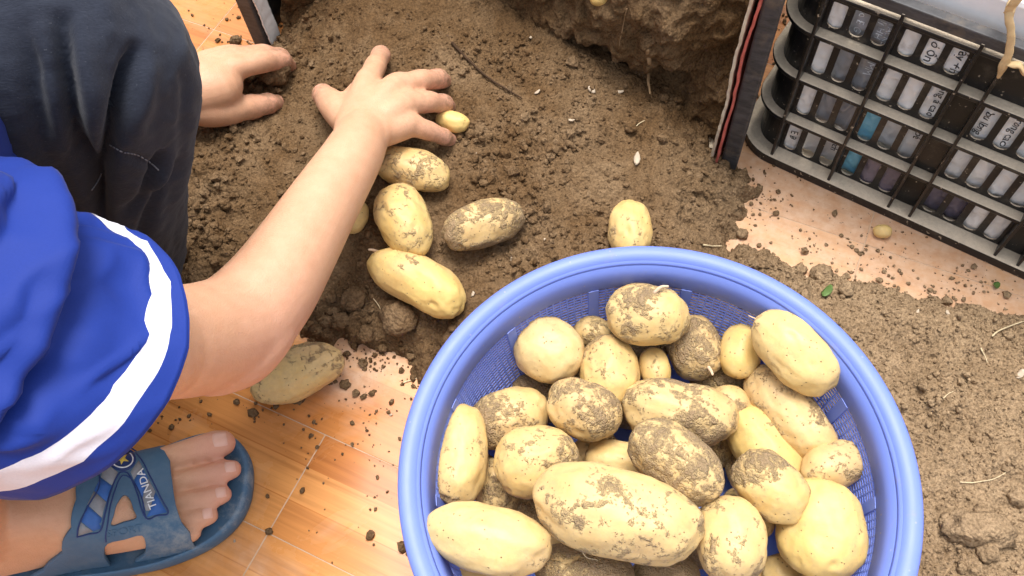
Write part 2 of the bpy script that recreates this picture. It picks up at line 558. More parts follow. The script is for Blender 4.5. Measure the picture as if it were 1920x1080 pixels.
def m_denim():
    a = NT('charcoal_denim')
    P = a.obj()
    mp = a.n('ShaderNodeMapping'); mp.inputs['Rotation'].default_value = (0.5, 0.3, 0.6); mp.inputs['Scale'].default_value = (160, 1000, 700)
    a.l(P, mp.inputs['Vector'])
    tw = a.noise(mp.outputs[0], 1.0, 3, 0.7)
    big = a.noise(P, 16, 4, 0.6)
    lint = a.math('MULTIPLY', a.ramp(a.noise(P, 520, 2, 0.5), [(0.70, (0, 0, 0)), (0.76, (1, 1, 1))]), 0.35)
    c = a.mix(tw, (0.007, 0.009, 0.016), (0.036, 0.043, 0.064))
    c = a.mix(a.math('MULTIPLY', big, 0.4), c, (0.026, 0.029, 0.038))
    c = a.mix(lint, c, (0.13, 0.14, 0.16))
    a.set(color=c, rough=0.9, spec=0.1, sheen=0.10, normal=a.bump(tw, 0.5, 0.0008))
    return a.m

def m_shirt(name, col):
    a = NT(name)
    P = a.obj()
    mp = a.n('ShaderNodeMapping'); mp.inputs['Scale'].default_value = (900, 900, 900); a.l(P, mp.inputs['Vector'])
    v = a.noise(mp.outputs[0], 1.0, 2, 0.5)
    big = a.noise(P, 11, 4, 0.55)
    c = a.mix(big, tuple(x * 0.86 for x in col), tuple(min(1, x * 1.08) for x in col))
    c = a.mix(0.2, c, a.ramp(v, [(0.3, (0.75, 0.75, 0.78)), (0.6, (1, 1, 1))]), 'MULTIPLY')
    a.set(color=c, rough=0.68, spec=0.25, sheen=0.05, normal=a.bump(v, 0.25, 0.0004))
    return a.m

def m_bag(name, c0, c1, rough=0.28):
    a = NT(name)
    P = a.jitter(a.obj(), 3.0)
    n = a.noise(P, 40, 5, 0.65, 0.8)
    d = a.ramp(a.noise(P, 22, 5, 0.7), [(0.58, (0, 0, 0)), (0.74, (1, 1, 1))])
    c = a.mix(n, c0, c1)
    c = a.mix(a.math('MULTIPLY', d, 0.6), c, (0.33, 0.25, 0.17))
    a.set(color=c, rough=rough, spec=0.5, normal=a.bump(n, 0.4, 0.003))
    return a.m

def m_rubber():
    a = NT('blue_rubber')
    P = a.pos()
    n = a.noise(P, 60, 5, 0.7)
    f = a.noise(P, 420, 3, 0.6)
    c = a.mix(n, (0.040, 0.100, 0.180), (0.072, 0.152, 0.245))
    du = a.ramp(a.noise(P, 38, 6, 0.72), [(0.48, (0, 0, 0)), (0.72, (1, 1, 1))])
    c = a.mix(a.math('MULTIPLY', du, a.attr('worn')), c, (0.30, 0.33, 0.33))
    a.set(color=c, rough=0.55, spec=0.4, normal=a.bump(f, 0.35, 0.0007))
    return a.m

# floor board grid, from the joints seen beside the sandal
FA = math.radians(-30.6)
FE = np.array([math.cos(FA), math.sin(FA)]); FN = np.array([-FE[1], FE[0]])
FO = U(610, 815)[:2]
TW, TL = 0.1054, 0.4265
FLOOR_OFS = (float(FO @ FE), float(FO @ FN), 0.0)

M['floor'] = m_floor()
M['grout'] = m_plain('pale_grout', (0.55, 0.39, 0.26), 0.9, 0.2, 60, 0.3, 0.3)
M['soil'] = m_soil('soil')
M['crumb'] = m_soil('soil_crumb_earth', True)
M['potato'] = m_potato()
M['sprout'] = m_plain('pale_sprout', (0.60, 0.44, 0.30), 0.5, 0.4, 120, 0.25, 0.2)
M['basket'] = m_basket()
M['crate'] = m_crate()
M['scuff'] = m_scuffed()
M['skin'] = m_skin()
M['nail'] = m_plain('nail', (0.70, 0.42, 0.32), 0.28, 0.5, 90, 0.08, 0.05)
M['denim'] = m_denim()
M['thread'] = m_plain('grey_thread', (0.20, 0.21, 0.24), 0.9, 0.1, 300, 0.4)
M['blue'] = m_shirt('royal_blue_jersey', (0.007, 0.030, 0.23))
M['white'] = m_shirt('white_jersey', (0.68, 0.665, 0.73))
M['hair'] = m_plain('black_hair', (0.012, 0.010, 0.009), 0.5, 0.4, 200, 0.5, 0.6, 0.003)
M['rubber'] = m_rubber()
M['inlay_grey'] = m_plain('grey_inlay', (0.26, 0.27, 0.29), 0.6, 0.3, 200, 0.2, 0.2)
M['inlay_blue'] = m_plain('blue_inlay', (0.040, 0.13, 0.40), 0.55, 0.35, 200, 0.2, 0.2)
M['navy'] = m_plain('navy_inlay', (0.016, 0.038, 0.15), 0.5, 0.4, 200, 0.2, 0.1)
M['print_white'] = m_plain('white_print', (0.76, 0.78, 0.80), 0.55, 0.3, 300, 0.1)
M['yellow'] = m_plain('yellow_print', (0.75, 0.55, 0.10), 0.5, 0.3, 300, 0.1)
M['bag_white'] = m_bag('white_plastic_film', (0.72, 0.70, 0.66), (0.90, 0.89, 0.87))
M['bag_grey'] = m_bag('grey_plastic_film', (0.22, 0.22, 0.23), (0.52, 0.51, 0.52))
M['bag_blue'] = m_bag('sky_blue_plastic_film', (0.12, 0.44, 0.66), (0.34, 0.72, 0.86))
M['bag_purple'] = m_bag('dusky_purple_plastic_film', (0.10, 0.085, 0.115), (0.27, 0.23, 0.28))
M['ink'] = m_plain('black_ink', (0.02, 0.02, 0.022), 0.5, 0.3, 300, 0.3)
M['paper'] = m_plain('torn_white_paper', (0.62, 0.53, 0.40), 0.9, 0.1, 70, 0.35, 0.4, 0.002)
M['red_paper'] = m_plain('faded_red_paper', (0.52, 0.13, 0.10), 0.8, 0.2, 60, 0.4, 0.4, 0.002)
M['foam'] = m_plain('white_foam', (0.82, 0.83, 0.85), 0.7, 0.3, 130, 0.06, 0.25, 0.001)
M['stalk'] = m_plain('dry_stalk_fibre', (0.50, 0.36, 0.19), 0.8, 0.2, 90, 0.45, 0.5, 0.002)
M['root'] = m_plain('dry_root', (0.28, 0.18, 0.095), 0.9, 0.1, 160, 0.5, 0.5, 0.001)
M['darkroot'] = m_plain('dark_twig', (0.06, 0.035, 0.02), 0.9, 0.1, 160, 0.5, 0.5, 0.001)
M['straw'] = m_plain('pale_straw', (0.62, 0.50, 0.31), 0.7, 0.2, 160, 0.3, 0.3, 0.0006)
M['shell'] = m_plain('shell_white', (0.50, 0.40, 0.29), 0.6, 0.3, 160, 0.4, 0.4, 0.001)
M['leaf'] = m_plain('green_leaf', (0.10, 0.17, 0.04), 0.55, 0.3, 120, 0.4, 0.3, 0.001)

# ------------------------------------------------------------------ floor
S = 60.0
g = pydata('floor', [(-S, -S, -0.0005), (S, -S, -0.0005), (S, S, -0.0005), (-S, S, -0.0005)], [(0, 1, 2, 3)])
floor = tag(link('floor', g, M['grout'], smooth=False), 'wood-look tiled floor with pale joints', kind='structure')
bm = bmesh.new()
box_bm(bm, (0, 0, -0.006), (TL - 0.0012, TW - 0.0010, 0.012), None, 0.0004)
bmesh.ops.recalc_face_normals(bm, faces=bm.faces)
tile_me = bpy.data.meshes.new('tile'); bm.to_mesh(tile_me); bm.free()
tile_me.materials.append(M['floor'])
ROWOFS = {-1: 0.0, 0: 0.5, 1: 0.0, 2: 0.5, 3: 0.0, 4: 0.0, 5: 0.5}
for r in range(-9, 13):
    off = ROWOFS.get(r, 0.5 * (r % 2))
    for k in range(-5, 6):
        c = FO + FE * ((k + 0.5 + off) * TL) + FN * ((r + 0.5) * TW)
        if not (-1.35 < c[0] < 1.35 and -0.45 < c[1] < 1.65): continue
        o = bpy.data.objects.new('tile', tile_me)
        COL.objects.link(o)
        o.parent = floor
        o.location = (c[0], c[1], random.uniform(-0.0002, 0.0001))
        o.rotation_euler = (0, 0, FA)
# plain tiled ground beyond the laid tiles carries the same wood look, just below them
fm = pydata('outer_floor', [(-S, -S, -0.0004), (S, -S, -0.0004), (S, S, -0.0004), (-S, S, -0.0004), (-1.3, -0.4, -0.0004), (1.3, -0.4, -0.0004), (1.3, 1.6, -0.0004), (-1.3, 1.6, -0.0004)],
            [(0, 1, 5, 4), (1, 2, 6, 5), (2, 3, 7, 6), (3, 0, 4, 7)])
link('floor_surround', fm, M['floor'], floor, False)

# ------------------------------------------------------------------ soil
BO = np.array([-0.274, 0.836]); BU = np.array([0.893, -0.450]); BV = np.array([0.450, 0.893])   # crate of soil: front left corner, along the front, inwards
BLEN = 0.587
def box_pt(u, v): return BO + BU * u + BV * v
BC = np.array([0.0936, 0.1895])                       # basket centre
out_px = [(150, 330), (230, 430), (290, 505), (370, 575), (470, 615), (560, 632), (640, 640), (690, 655), (745, 672), (790, 705), (900, 800), (1100, 1000), (1300, 1200)]
right_px = [(1920, 600), (1800, 575), (1700, 548), (1620, 528), (1560, 520), (1480, 505), (1420, 480), (1385, 455), (1392, 420), (1408, 372), (1385, 335), (1352, 314)]
poly = [U(*q)[:2] for q in out_px] + [np.array([0.12, -0.02]), np.array([0.20, -0.13]), np.array([0.40, -0.18]), np.array([0.62, -0.15]), np.array([0.80, -0.02]), np.array([0.84, 0.18])] + [U(*q)[:2] for q in right_px]
poly += [box_pt(BLEN - 0.006, 0.02), box_pt(BLEN - 0.006, 0.38), box_pt(0.006, 0.38), box_pt(0.006, 0.01)] + [U(*q)[:2] for q in [(492, 128), (430, 150), (330, 230), (180, 270)]]
poly = np.array(poly)
def sdist(P):
    """signed distance to the soil outline, positive inside"""
    d = np.full(len(P), 1e9); ins = np.zeros(len(P), bool)
    for i in range(len(poly)):
        a, b = poly[i], poly[(i + 1) % len(poly)]
        e = b - a
        t = np.clip(((P - a) @ e) / (e @ e), 0, 1)
        d = np.minimum(d, np.hypot(*(P - a - t[:, None] * e).T))
        c = ((a[1] > P[:, 1]) != (b[1] > P[:, 1])) & (P[:, 0] < (b[0] - a[0]) * (P[:, 1] - a[1]) / (b[1] - a[1] + 1e-12) + a[0])
        ins ^= c
    return np.where(ins, d, -d)
cl_u = np.array([-0.05, 0.025, 0.09, 0.20, 0.2745, 0.328, 0.394, 0.449, 0.505, 0.56, 0.65])
cl_v = np.array([0.035, 0.045, 0.130, 0.150, 0.118, 0.088, 0.056, 0.034, 0.036, 0.045, 0.05])
def smst(x, a, b):
    t = np.clip((x - a) / (b - a), 0, 1); return t * t * (3 - 2 * t)
def soil_h(P, detail=True):
    P = np.asarray(P, float).reshape(-1, 2)
    z3 = np.c_[P, np.zeros(len(P))]
    sd_ = sdist(P) + 0.020 * fbm(z3 * 16 + 3.1, 3) + 0.012 * fbm(z3 * 55 + 1.7, 3)
    d = P - BO
    u, v = d @ BU, d @ BV
    right = smst(P[:, 0], 0.16, 0.30) * smst(-v, -0.02, 0.12)     # spread pile right of the basket
    base = np.where(sd_ > 0, (0.058 - 0.026 * right) * (1 - np.exp(-np.maximum(sd_, 0) / 0.060)) + 0.004 * smst(sd_, 0, 0.012), sd_ * 0.35 - 0.001)
    base = base + smst(sd_, 0.0, 0.05) * (0.010 * fbm(z3 * 9 + 9.7, 3) + 0.0045 * fbm(z3 * 34 + 2.2, 3))
    # hollow scooped out between the hands
    hc = U(560, 250)[:2]
    base = base - 0.016 * np.exp(-((P - hc)**2).sum(1) / 0.006) * smst(sd_, 0, 0.06)
    # standing block of packed soil
    vc = np.interp(u, cl_u, cl_v) + 0.016 * fbm(z3 * 20 + 5.0, 3) + 0.005 * fbm(z3 * 75, 2)
    inside = (u > 0.0) & (u < BLEN)
    top = 0.262 + 0.010 * fbm(z3 * 14, 3)
    base = np.where(inside & (v > vc), base - 0.25 * (v - vc), base)
    # the basket stands in a pressed-down spot
    rb = np.hypot(*(P - BC).T)
    base = np.where(rb < 0.150, np.minimum(base, 0.002 + 0 * rb), np.minimum(base, 0.002 + 0.45 * (rb - 0.150) + 0.03 * smst(rb, 0.16, 0.26)))
    if detail:
        rough = smst(sd_, -0.004, 0.02)
        am = np.clip(0.70 + 1.5 * fbm(z3 * 11 + 6.6, 3), 0.10, 1.7)
        crumb = am * (0.0030 * np.abs(fbm(z3 * 95 + 4.0, 3)) + 0.0022 * fbm(z3 * 210 + 8.0, 2)) + (0.0017 + 0.0012 * right) * noise3(z3 * 400) + 0.0016 * right * np.abs(noise3(z3 * 190 + 5))
        base = base + rough * crumb
    return base
ST = 0.0023
gx = np.arange(-0.62, 0.90, ST); gy = np.arange(-0.22, 1.16, ST)
X, Y = np.meshgrid(gx, gy)
P2 = np.c_[X.ravel(), Y.ravel()]
Z = soil_h(P2)
dxy = P2 - BO
uu, vv = dxy @ BU, dxy @ BV
V3 = np.c_[P2, Z]
nx_, ny_ = len(gx), len(gy)
keep = (Z > -0.0012)
idx = np.arange(nx_ * ny_).reshape(ny_, nx_)
Q = np.stack([idx[:-1, :-1], idx[:-1, 1:], idx[1:, 1:], idx[1:, :-1]], -1).reshape(-1, 4)
inbox = (vv < 0.37) | (uu < 0) | (uu > BLEN)
Q = Q[keep[Q].any(1) & inbox[Q].all(1)]
used = np.unique(Q); remap = -np.ones(nx_ * ny_, int); remap[used] = np.arange(len(used))
# standing block of packed soil: a sheet that climbs the ragged cut face and runs back over the top
nu, nw = 236, 150
cu = np.linspace(0.003, BLEN - 0.003, nu); cw = np.linspace(0, 1, nw)
CU, CWW = np.meshgrid(cu, cw)
CU, CWW = CU.ravel(), CWW.ravel()
vb = np.interp(CU, cl_u, cl_v)
zf = 0.272 * np.clip(CWW / 0.70, 0, 1)
back = np.clip((CWW - 0.70) / 0.30, 0, 1)
q3 = np.c_[CU * 1.0, zf * 1.0, back]
vf = vb + 0.045 * (zf / 0.27)**1.5 + 0.022 * fbm(q3 * np.array([13, 16, 0]) + 5, 3) + 0.012 * fbm(q3 * np.array([38, 42, 0]) + 2, 3) + 0.005 * fbm(q3 * np.array([110, 110, 0]), 3)
vf += 0.024 * np.exp(-((zf - 0.066) / 0.018)**2) * smst(CU, 0.33, 0.40) * (1 - smst(CU, 0.50, 0.55))
vf -= 0.020 * smst(-zf, -0.05, 0.0)
vf = vf + back * np.maximum(0.37 - vf, 0)
zf = zf - 0.006 + back * 0.006 * fbm(np.c_[CU * 30, vf * 30, 0 * vf], 3) + 0.004 * fbm(np.c_[CU * 60, vf * 60, zf * 60], 2)
CV = np.c_[BO + CU[:, None] * BU + vf[:, None] * BV, zf]
ci = np.arange(nu * nw).reshape(nw, nu)
CQ = np.stack([ci[:-1, :-1], ci[:-1, 1:], ci[1:, 1:], ci[1:, :-1]], -1).reshape(-1, 4)
SV = np.vstack([V3[used], CV]); SF = np.vstack([remap[Q], CQ + len(used)])
me = pydata('soil', SV, SF)
DRYC = np.array([0.42, 0.22])
def dryness(P):
    P = np.asarray(P)[:, :2]
    d = P - BO
    return np.clip(0.10 + 0.72 * smst(P[:, 0], 0.16, 0.36) * smst(-(d @ BV), -0.02, 0.10) + 0.10 * smst(P[:, 0], -0.1, 0.2) - 0.12 * smst(d @ BV, -0.05, 0.1) + 0.06 * smst(-(d @ BV), 0.1, 0.3), 0, 1)
at = me.attributes.new('dry', 'FLOAT', 'POINT')
at.data.foreach_set('value', dryness(SV).astype(np.float32))
soil = tag(link('soil', me, M['soil']), 'brown crumbly soil spilling from the opened crate', 'soil', kind='stuff')
soil_bvh = BVHTree.FromPolygons([Vector(v) for v in SV.tolist()], SF.tolist())
def ground(x, y):
    r = soil_bvh.ray_cast(Vector((x, y, 0.6)), Vector((0, 0, -1)))
    return max(0.0, r[0].z) if r[0] is not None else 0.0
def hit_px(px, py):
    """first soil or floor point seen along a photo pixel"""
    d = RW @ np.array([px - 960.0, py - 540.0, FPX]); d /= np.linalg.norm(d)
    r = soil_bvh.ray_cast(Vector(CAM), Vector(d))
    p0 = U(px, py)
    if r[0] is not None and r[0].z > 0: return np.array(r[0])
    return p0

# crumbs: tens of thousands of specks, real geometry in one mesh
_t = (1 + 5**0.5) / 2
ICO_V = np.array([(-1, _t, 0), (1, _t, 0), (-1, -_t, 0), (1, -_t, 0), (0, -1, _t), (0, 1, _t), (0, -1, -_t), (0, 1, -_t), (_t, 0, -1), (_t, 0, 1), (-_t, 0, -1), (-_t, 0, 1)]) / math.sqrt(1 + _t * _t)
ICO_F = np.array([(0, 11, 5), (0, 5, 1), (0, 1, 7), (0, 7, 10), (0, 10, 11), (1, 5, 9), (5, 11, 4), (11, 10, 2), (10, 7, 6), (7, 1, 8), (3, 9, 4), (3, 4, 2), (3, 2, 6), (3, 6, 8), (3, 8, 9), (4, 9, 5), (2, 4, 11), (6, 2, 10), (8, 6, 7), (9, 8, 1)])
def crumbs(name, pts, rad, label, flat=0.8):
    n = len(pts)
    q = rng.normal(size=(n, 3, 3)); q, _ = np.linalg.qr(q)
    sc = rad[:, None] * rng.uniform(0.65, 1.25, (n, 3))
    L = ICO_V[None] * (1 + rng.uniform(-0.28, 0.22, (n, 12, 1))) * sc[:, None, :]
    L = np.einsum('nij,nkj->nki', q, L); L[:, :, 2] *= flat
    V = (L + pts[:, None, :]).reshape(-1, 3)
    F = (ICO_F[None] + (np.arange(n) * 12)[:, None, None]).reshape(-1, 3)
    me = pydata(name, V, F)
    at = me.attributes.new('dry', 'FLOAT', 'POINT')
    dv = np.clip(dryness(pts) + rng.uniform(-0.12, 0.2, n), 0, 1)
    at.data.foreach_set('value', np.repeat(dv, 12).astype(np.float32))
    return tag(link(name, me, M['crumb'], smooth=False), label, 'soil crumbs', kind='stuff')
cand = np.c_[rng.uniform(-0.5, 0.7, 60000), rng.uniform(-0.02, 1.0, 60000)]
sdc = sdist(cand)
rb = np.hypot(*(cand - BC).T)
cv = (cand - BO) @ BV
ok = (sdc > -0.004) & (rb > 0.17) & (cv < 0.06)
cand_s = cand[ok][:15000]
rad = np.clip(rng.lognormal(-6.62, 0.62, len(cand_s)), 0.0005, 0.0062) * np.clip(0.85 + 0.9 * fbm(np.c_[cand_s * 11, np.zeros(len(cand_s))] + 6.6, 3), 0.35, 1.4)
rad = rad * (1 - 0.45 * smst(cand_s[:, 0], 0.22, 0.34))
zz = soil_h(cand_s)
cd2 = np.c_[rng.uniform(0.24, 0.62, 16000), rng.uniform(-0.02, 0.46, 16000)]
cd2 = cd2[(sdist(cd2) > 0.0) & (np.hypot(*(cd2 - BC).T) > 0.20)]
rd2 = np.clip(rng.lognormal(-7.0, 0.38, len(cd2)), 0.0004, 0.0022)
cand_s = np.vstack([cand_s, cd2]); rad = np.concatenate([rad, rd2]); zz = np.concatenate([zz, soil_h(cd2)])
crumbs('soil_crumbs', np.c_[cand_s, zz + rad * 0.35], rad, 'loose crumbs lying all over the soil')
# strewn over the floor, thinning away from the heap
sdc2 = sdist(cand)
pr = np.exp(sdc2 / 0.045) * 1.0 + 0.13 * (cand[:, 0] < 0.02) * np.exp(sdc2 / 0.13)
cl_ = 0.5 + 1.2 * fbm(np.c_[cand * 22, np.zeros(len(cand))], 2)
ok2 = (sdc2 < 0.0) & (rng.random(len(cand)) < pr * np.clip(cl_, 0.05, 2)) & (rb > 0.155)
cf = cand[ok2]
rf = np.clip(rng.lognormal(-6.80, 0.65, len(cf)), 0.0004, 0.0055)
crumbs('floor_crumbs', np.c_[cf, rf * 0.45], rf, 'dark soil crumbs strewn over the wooden tiles')

# clods one can pick out singly
def clod_mesh(r, seed, el=(1, 1, 0.8)):
    bm = bmesh.new(); bmesh.ops.create_icosphere(bm, subdivisions=3, radius=1.0)
    v = np.array([q.co[:] for q in bm.verts])
    d = 1 + 0.30 * fbm(v * 1.3 + seed * 7.7, 3) + 0.16 * fbm(v * 4.0 + seed, 3)
    v = v * d[:, None] * r * np.array(el)
    for q, c in zip(bm.verts, v): q.co = c
    me = bpy.data.meshes.new('soil_clod'); bm.to_mesh(me); bm.free()
    return me
clods = [((522, 150), 30, 'crumbly lump of soil scooped in the left hand'), ((668, 565), 26, 'lumpy brown soil clod beside the kidney-shaped potato'), ((750, 600), 34, 'large squarish soil clod under the kidney-shaped potato'),
         ((640, 605), 17, 'small clod of a pair below the crouching elbow'), ((688, 628), 17, 'rounded clod at the edge of the soil above bare floor'),
         ((1540, 520), 21, 'round grey soil clod on floor just beyond the basket rim'), ((1500, 508), 12, 'small pale clod left of the round grey clod'),
         ((1832, 997), 40, 'large oblong clod in the loose soil right of the basket'), ((1842, 962), 17, 'pebble-sized clod above the oblong clod'), ((1775, 980), 16, 'clod left of the oblong clod'),
         ((345, 465), 26, 'dark clod at the hem of the trouser leg'), ((1850, 1035), 20, 'soft clod below the oblong clod'), ((1905, 935), 17, 'clod at the right edge of the picture'),
         ((443, 78), 10, 'lone dark clod on the floor beyond the left hand'), ((1585, 545), 14, 'flat clod near the green leaf scrap'), ((560, 745), 15, 'clod beside the potato under the elbow'),
         ((648, 722), 10, 'small clod on floor right of the potato under the elbow'), ((475, 775), 9, 'dark clod on floor beyond the big toe'), ((505, 997), 7, 'tiny clod on the tile joint beside the sandal')]
for i, ((x, y), rpx, lab) in enumerate(clods):
    p = hit_px(x, y)
    r = pxr(p, rpx)
    o = link('soil_clod', clod_mesh(r, i + 1, (1.7, 0.85, 0.7) if rpx == 40 else (1, 1, 0.8)), M['crumb'])
    at = o.data.attributes.new('dry', 'FLOAT', 'POINT')
    at.data.foreach_set('value', np.full(len(o.data.vertices), float(dryness(p[None])[0]) * 0.9 + 0.08, np.float32))
    o.location = (p[0], p[1], p[2] + r * (0.9 if i == 0 else 0.30))
    o.rotation_euler = (0, 0, -0.25 if rpx == 40 else random.uniform(0, 6))
    tag(o, lab, 'clod', 'soil clods')
# unnamed lesser clods through the heap
k = 0
while k < 70:
    x, y = random.choice([(random.uniform(360, 830), random.uniform(330, 690)), (random.uniform(860, 1400), random.uniform(240, 480)), (random.uniform(1420, 1910), random.uniform(515, 640)), (random.uniform(1700, 1910), random.uniform(640, 1070)), (random.uniform(560, 800), random.uniform(540, 680))])
    if ((x - 1235) / 510)**2 + ((y - 945) / 495)**2 < 1: continue
    p = hit_px(x, y)
    if sdist(p[None, :2])[0] < -0.005: continue
    k += 1
    r = random.choice([0.003, 0.004, 0.004, 0.005, 0.0065]) * (0.7 if p[0] > 0.28 else 1.0)
    o = link('soil_clod', clod_mesh(r, 40 + k), M['crumb'])
    at = o.data.attributes.new('dry', 'FLOAT', 'POINT')
    at.data.foreach_set('value', np.full(len(o.data.vertices), float(dryness(p[None])[0]) + random.uniform(-0.05, 0.15), np.float32))
    o.location = (p[0], p[1], p[2] + r * 0.35)
    o.rotation_euler = (0, 0, random.uniform(0, 6))
    tag(o, 'small lump of earth among the crumbs of the spilled soil', 'clod', 'lesser clods in the spilled soil')

# ------------------------------------------------------------------ crate of bags, right
CA = math.radians(-39.5)
CC = np.array([0.277, 0.599]); Ca = np.array([math.cos(CA), math.sin(CA)]); Cb = np.array([-Ca[1], Ca[0]])
CL, CW, CH, CR = 0.52, 0.36, 0.262, 0.042
BARZ = [0.010, 0.0700, 0.1315, 0.1925]
def face_local(px, py, bo):
    d = RW @ np.array([px - 960.0, py - 540.0, FPX])
    t = (bo - (CAM[:2] - CC) @ Cb) / (d[:2] @ Cb)
    P = CAM + t * d
    return np.array([(P[:2] - CC) @ Ca, bo, P[2]])
def crate_path(off, n=9):
    """front outline of the crate seen from above: left end, rounded corner, front, rounded corner, right end"""
    r = CR - off
    p = [(off, CW)]
    for k in range(n + 1):
        t = math.pi + k / n * math.pi / 2
        p.append((CR + r * math.cos(t), CR + r * math.sin(t)))
    for x in np.linspace(CR, CL - CR, 14)[1:-1]: p.append((x, off))
    for k in range(n + 1):
        t = 1.5 * math.pi + k / n * math.pi / 2
        p.append((CL - CR + r * math.cos(t), CR + r * math.sin(t)))
    p.append((CL - off, CW))
    return p
def ribbon(name, o0, o1, z0, z1, parent, mat, sag=0.0, bev=0.0012):
    A, B = crate_path(o0), crate_path(o1)
    bm = bmesh.new()
    rows = []
    for i, (a, b) in enumerate(zip(A, B)):
        dz = sag * math.sin(i * 1.7)
        rows.append([bm.verts.new((a[0], a[1], z0)), bm.verts.new((b[0], b[1], z0)), bm.verts.new((b[0], b[1], z1 + dz)), bm.verts.new((a[0], a[1], z1 + dz))])
    for p, q in zip(rows, rows[1:]):
        for k in range(4): bm.faces.new((p[k], p[(k + 1) % 4], q[(k + 1) % 4], q[k]))
    bm.faces.new(rows[0]); bm.faces.new(rows[-1][::-1])
    o = from_bm(name, bm, mat, parent, False)
    if bev:
        m = o.modifiers.new('b', 'BEVEL'); m.width = bev; m.segments = 2; m.limit_method = 'ANGLE'; m.angle_limit = 0.8
    return o
crate = tag(empty('plastic_crate', (CC[0], CC[1], 0), CA), 'black plastic crate with slotted sides, stuffed with plastic bags', 'crate')
ribbon('bottom_rim', -0.006, 0.0150, 0.0, 0.012, crate, M['crate'])
for i, z in enumerate(BARZ[1:]): ribbon('crossbar', 0.001, 0.0145, z - 0.005, z, crate, M['crate'])
ribbon('crossbar', 0.003, 0.0145, 0.236, 0.241, crate, M['crate'])
ribbon('top_rim', -0.002, 0.0085, 0.2500, CH, crate, M['scuff'])
FINS = [0.0430, 0.1110, 0.1795, 0.2030, 0.2945, 0.3180, 0.3865, 0.4550]
for x in FINS:
    bm = bmesh.new()
    box_bm(bm, (x, 0.0060, 0.1295), (0.0032, 0.0175, 0.247), None, 0.0008)
    from_bm('fin', bm, M['crate'], crate, False)
# moulded inner panels with rounded slots
def slot(x0, x1, z0, z1):
    r = (x1 - x0) / 2; cx = (x0 + x1) / 2
    p = [(x1 - 0.0008, z1), (x0 + 0.0008, z1), (x0, z1 - 0.001)]
    p += [(cx + r * math.cos(t), z0 + r * 0.8 + r * 0.8 * math.sin(t)) for t in np.linspace(math.pi, 2 * math.pi, 8)]
    p.append((x1, z1 - 0.001))
    return p
def panel(x0, x1, z0, z1, n, parent):
    outer = [(x0, z0), (x1, z0), (x1, z1), (x0, z1)]
    pitch = (x1 - x0 - 0.001) / n if n else 0
    holes = [slot(x0 + 0.0005 + pitch * (k + 0.17), x0 + 0.0005 + pitch * (k + 0.85), z0 + 0.004, z1 - 0.003) for k in range(n)]
    v, f = cdt_mesh(outer, holes, 0.02)
    me = pydata('slotted_panel', np.c_[v[:, 0], np.full(len(v), 0.0130), v[:, 1]], f)
    o = link('slotted_panel', me, M['crate'], parent, False)
    m = o.modifiers.new('s', 'SOLIDIFY'); m.thickness = 0.0018; m.offset = 0.0
for row in range(4):
    z0 = BARZ[row] + 0.001
    z1 = (BARZ + [0.236])[row + 1] - 0.006
    for a, b, n in ((FINS[0], FINS[1], 3), (FINS[1], FINS[2], 3), (FINS[3], FINS[4], 4 if row < 3 else 0), (FINS[5], FINS[6], 3), (FINS[6], FINS[7], 3), (FINS[2], FINS[3], 0), (FINS[4], FINS[5], 0)):
        panel(a + 0.0018, b - 0.0018, z0, z1, n, crate)
# plain skins: rounded corners and ends, back and bottom
for lo, hi in ((0, 10), (22, 33)):
    pts = crate_path(0.0140)
    pts = pts[lo:hi + 1] if lo == 0 else pts[-12:]
    bm = bmesh.new()
    for p, q in zip(pts, pts[1:]):
        bm.faces.new([bm.verts.new((p[0], p[1], 0.002)), bm.verts.new((q[0], q[1], 0.002)), bm.verts.new((q[0], q[1], 0.254)), bm.verts.new((p[0], p[1], 0.254))])
    bmesh.ops.remove_doubles(bm, verts=bm.verts, dist=1e-5)
    o = from_bm('end_wall', bm, M['crate'], crate, False)
    m = o.modifiers.new('s', 'SOLIDIFY'); m.thickness = 0.0025; m.offset = -1
bm = bmesh.new(); box_bm(bm, (CL / 2, CW, 0.13), (CL, 0.004, 0.255), None, 0.001)
from_bm('back_wall', bm, M['crate'], crate, False)
bm = bmesh.new(); box_bm(bm, (CL / 2, CW / 2 + 0.004, 0.004), (CL - 0.04, CW - 0.025, 0.004), None, 0.001)
from_bm('base', bm, M['crate'], crate, False)

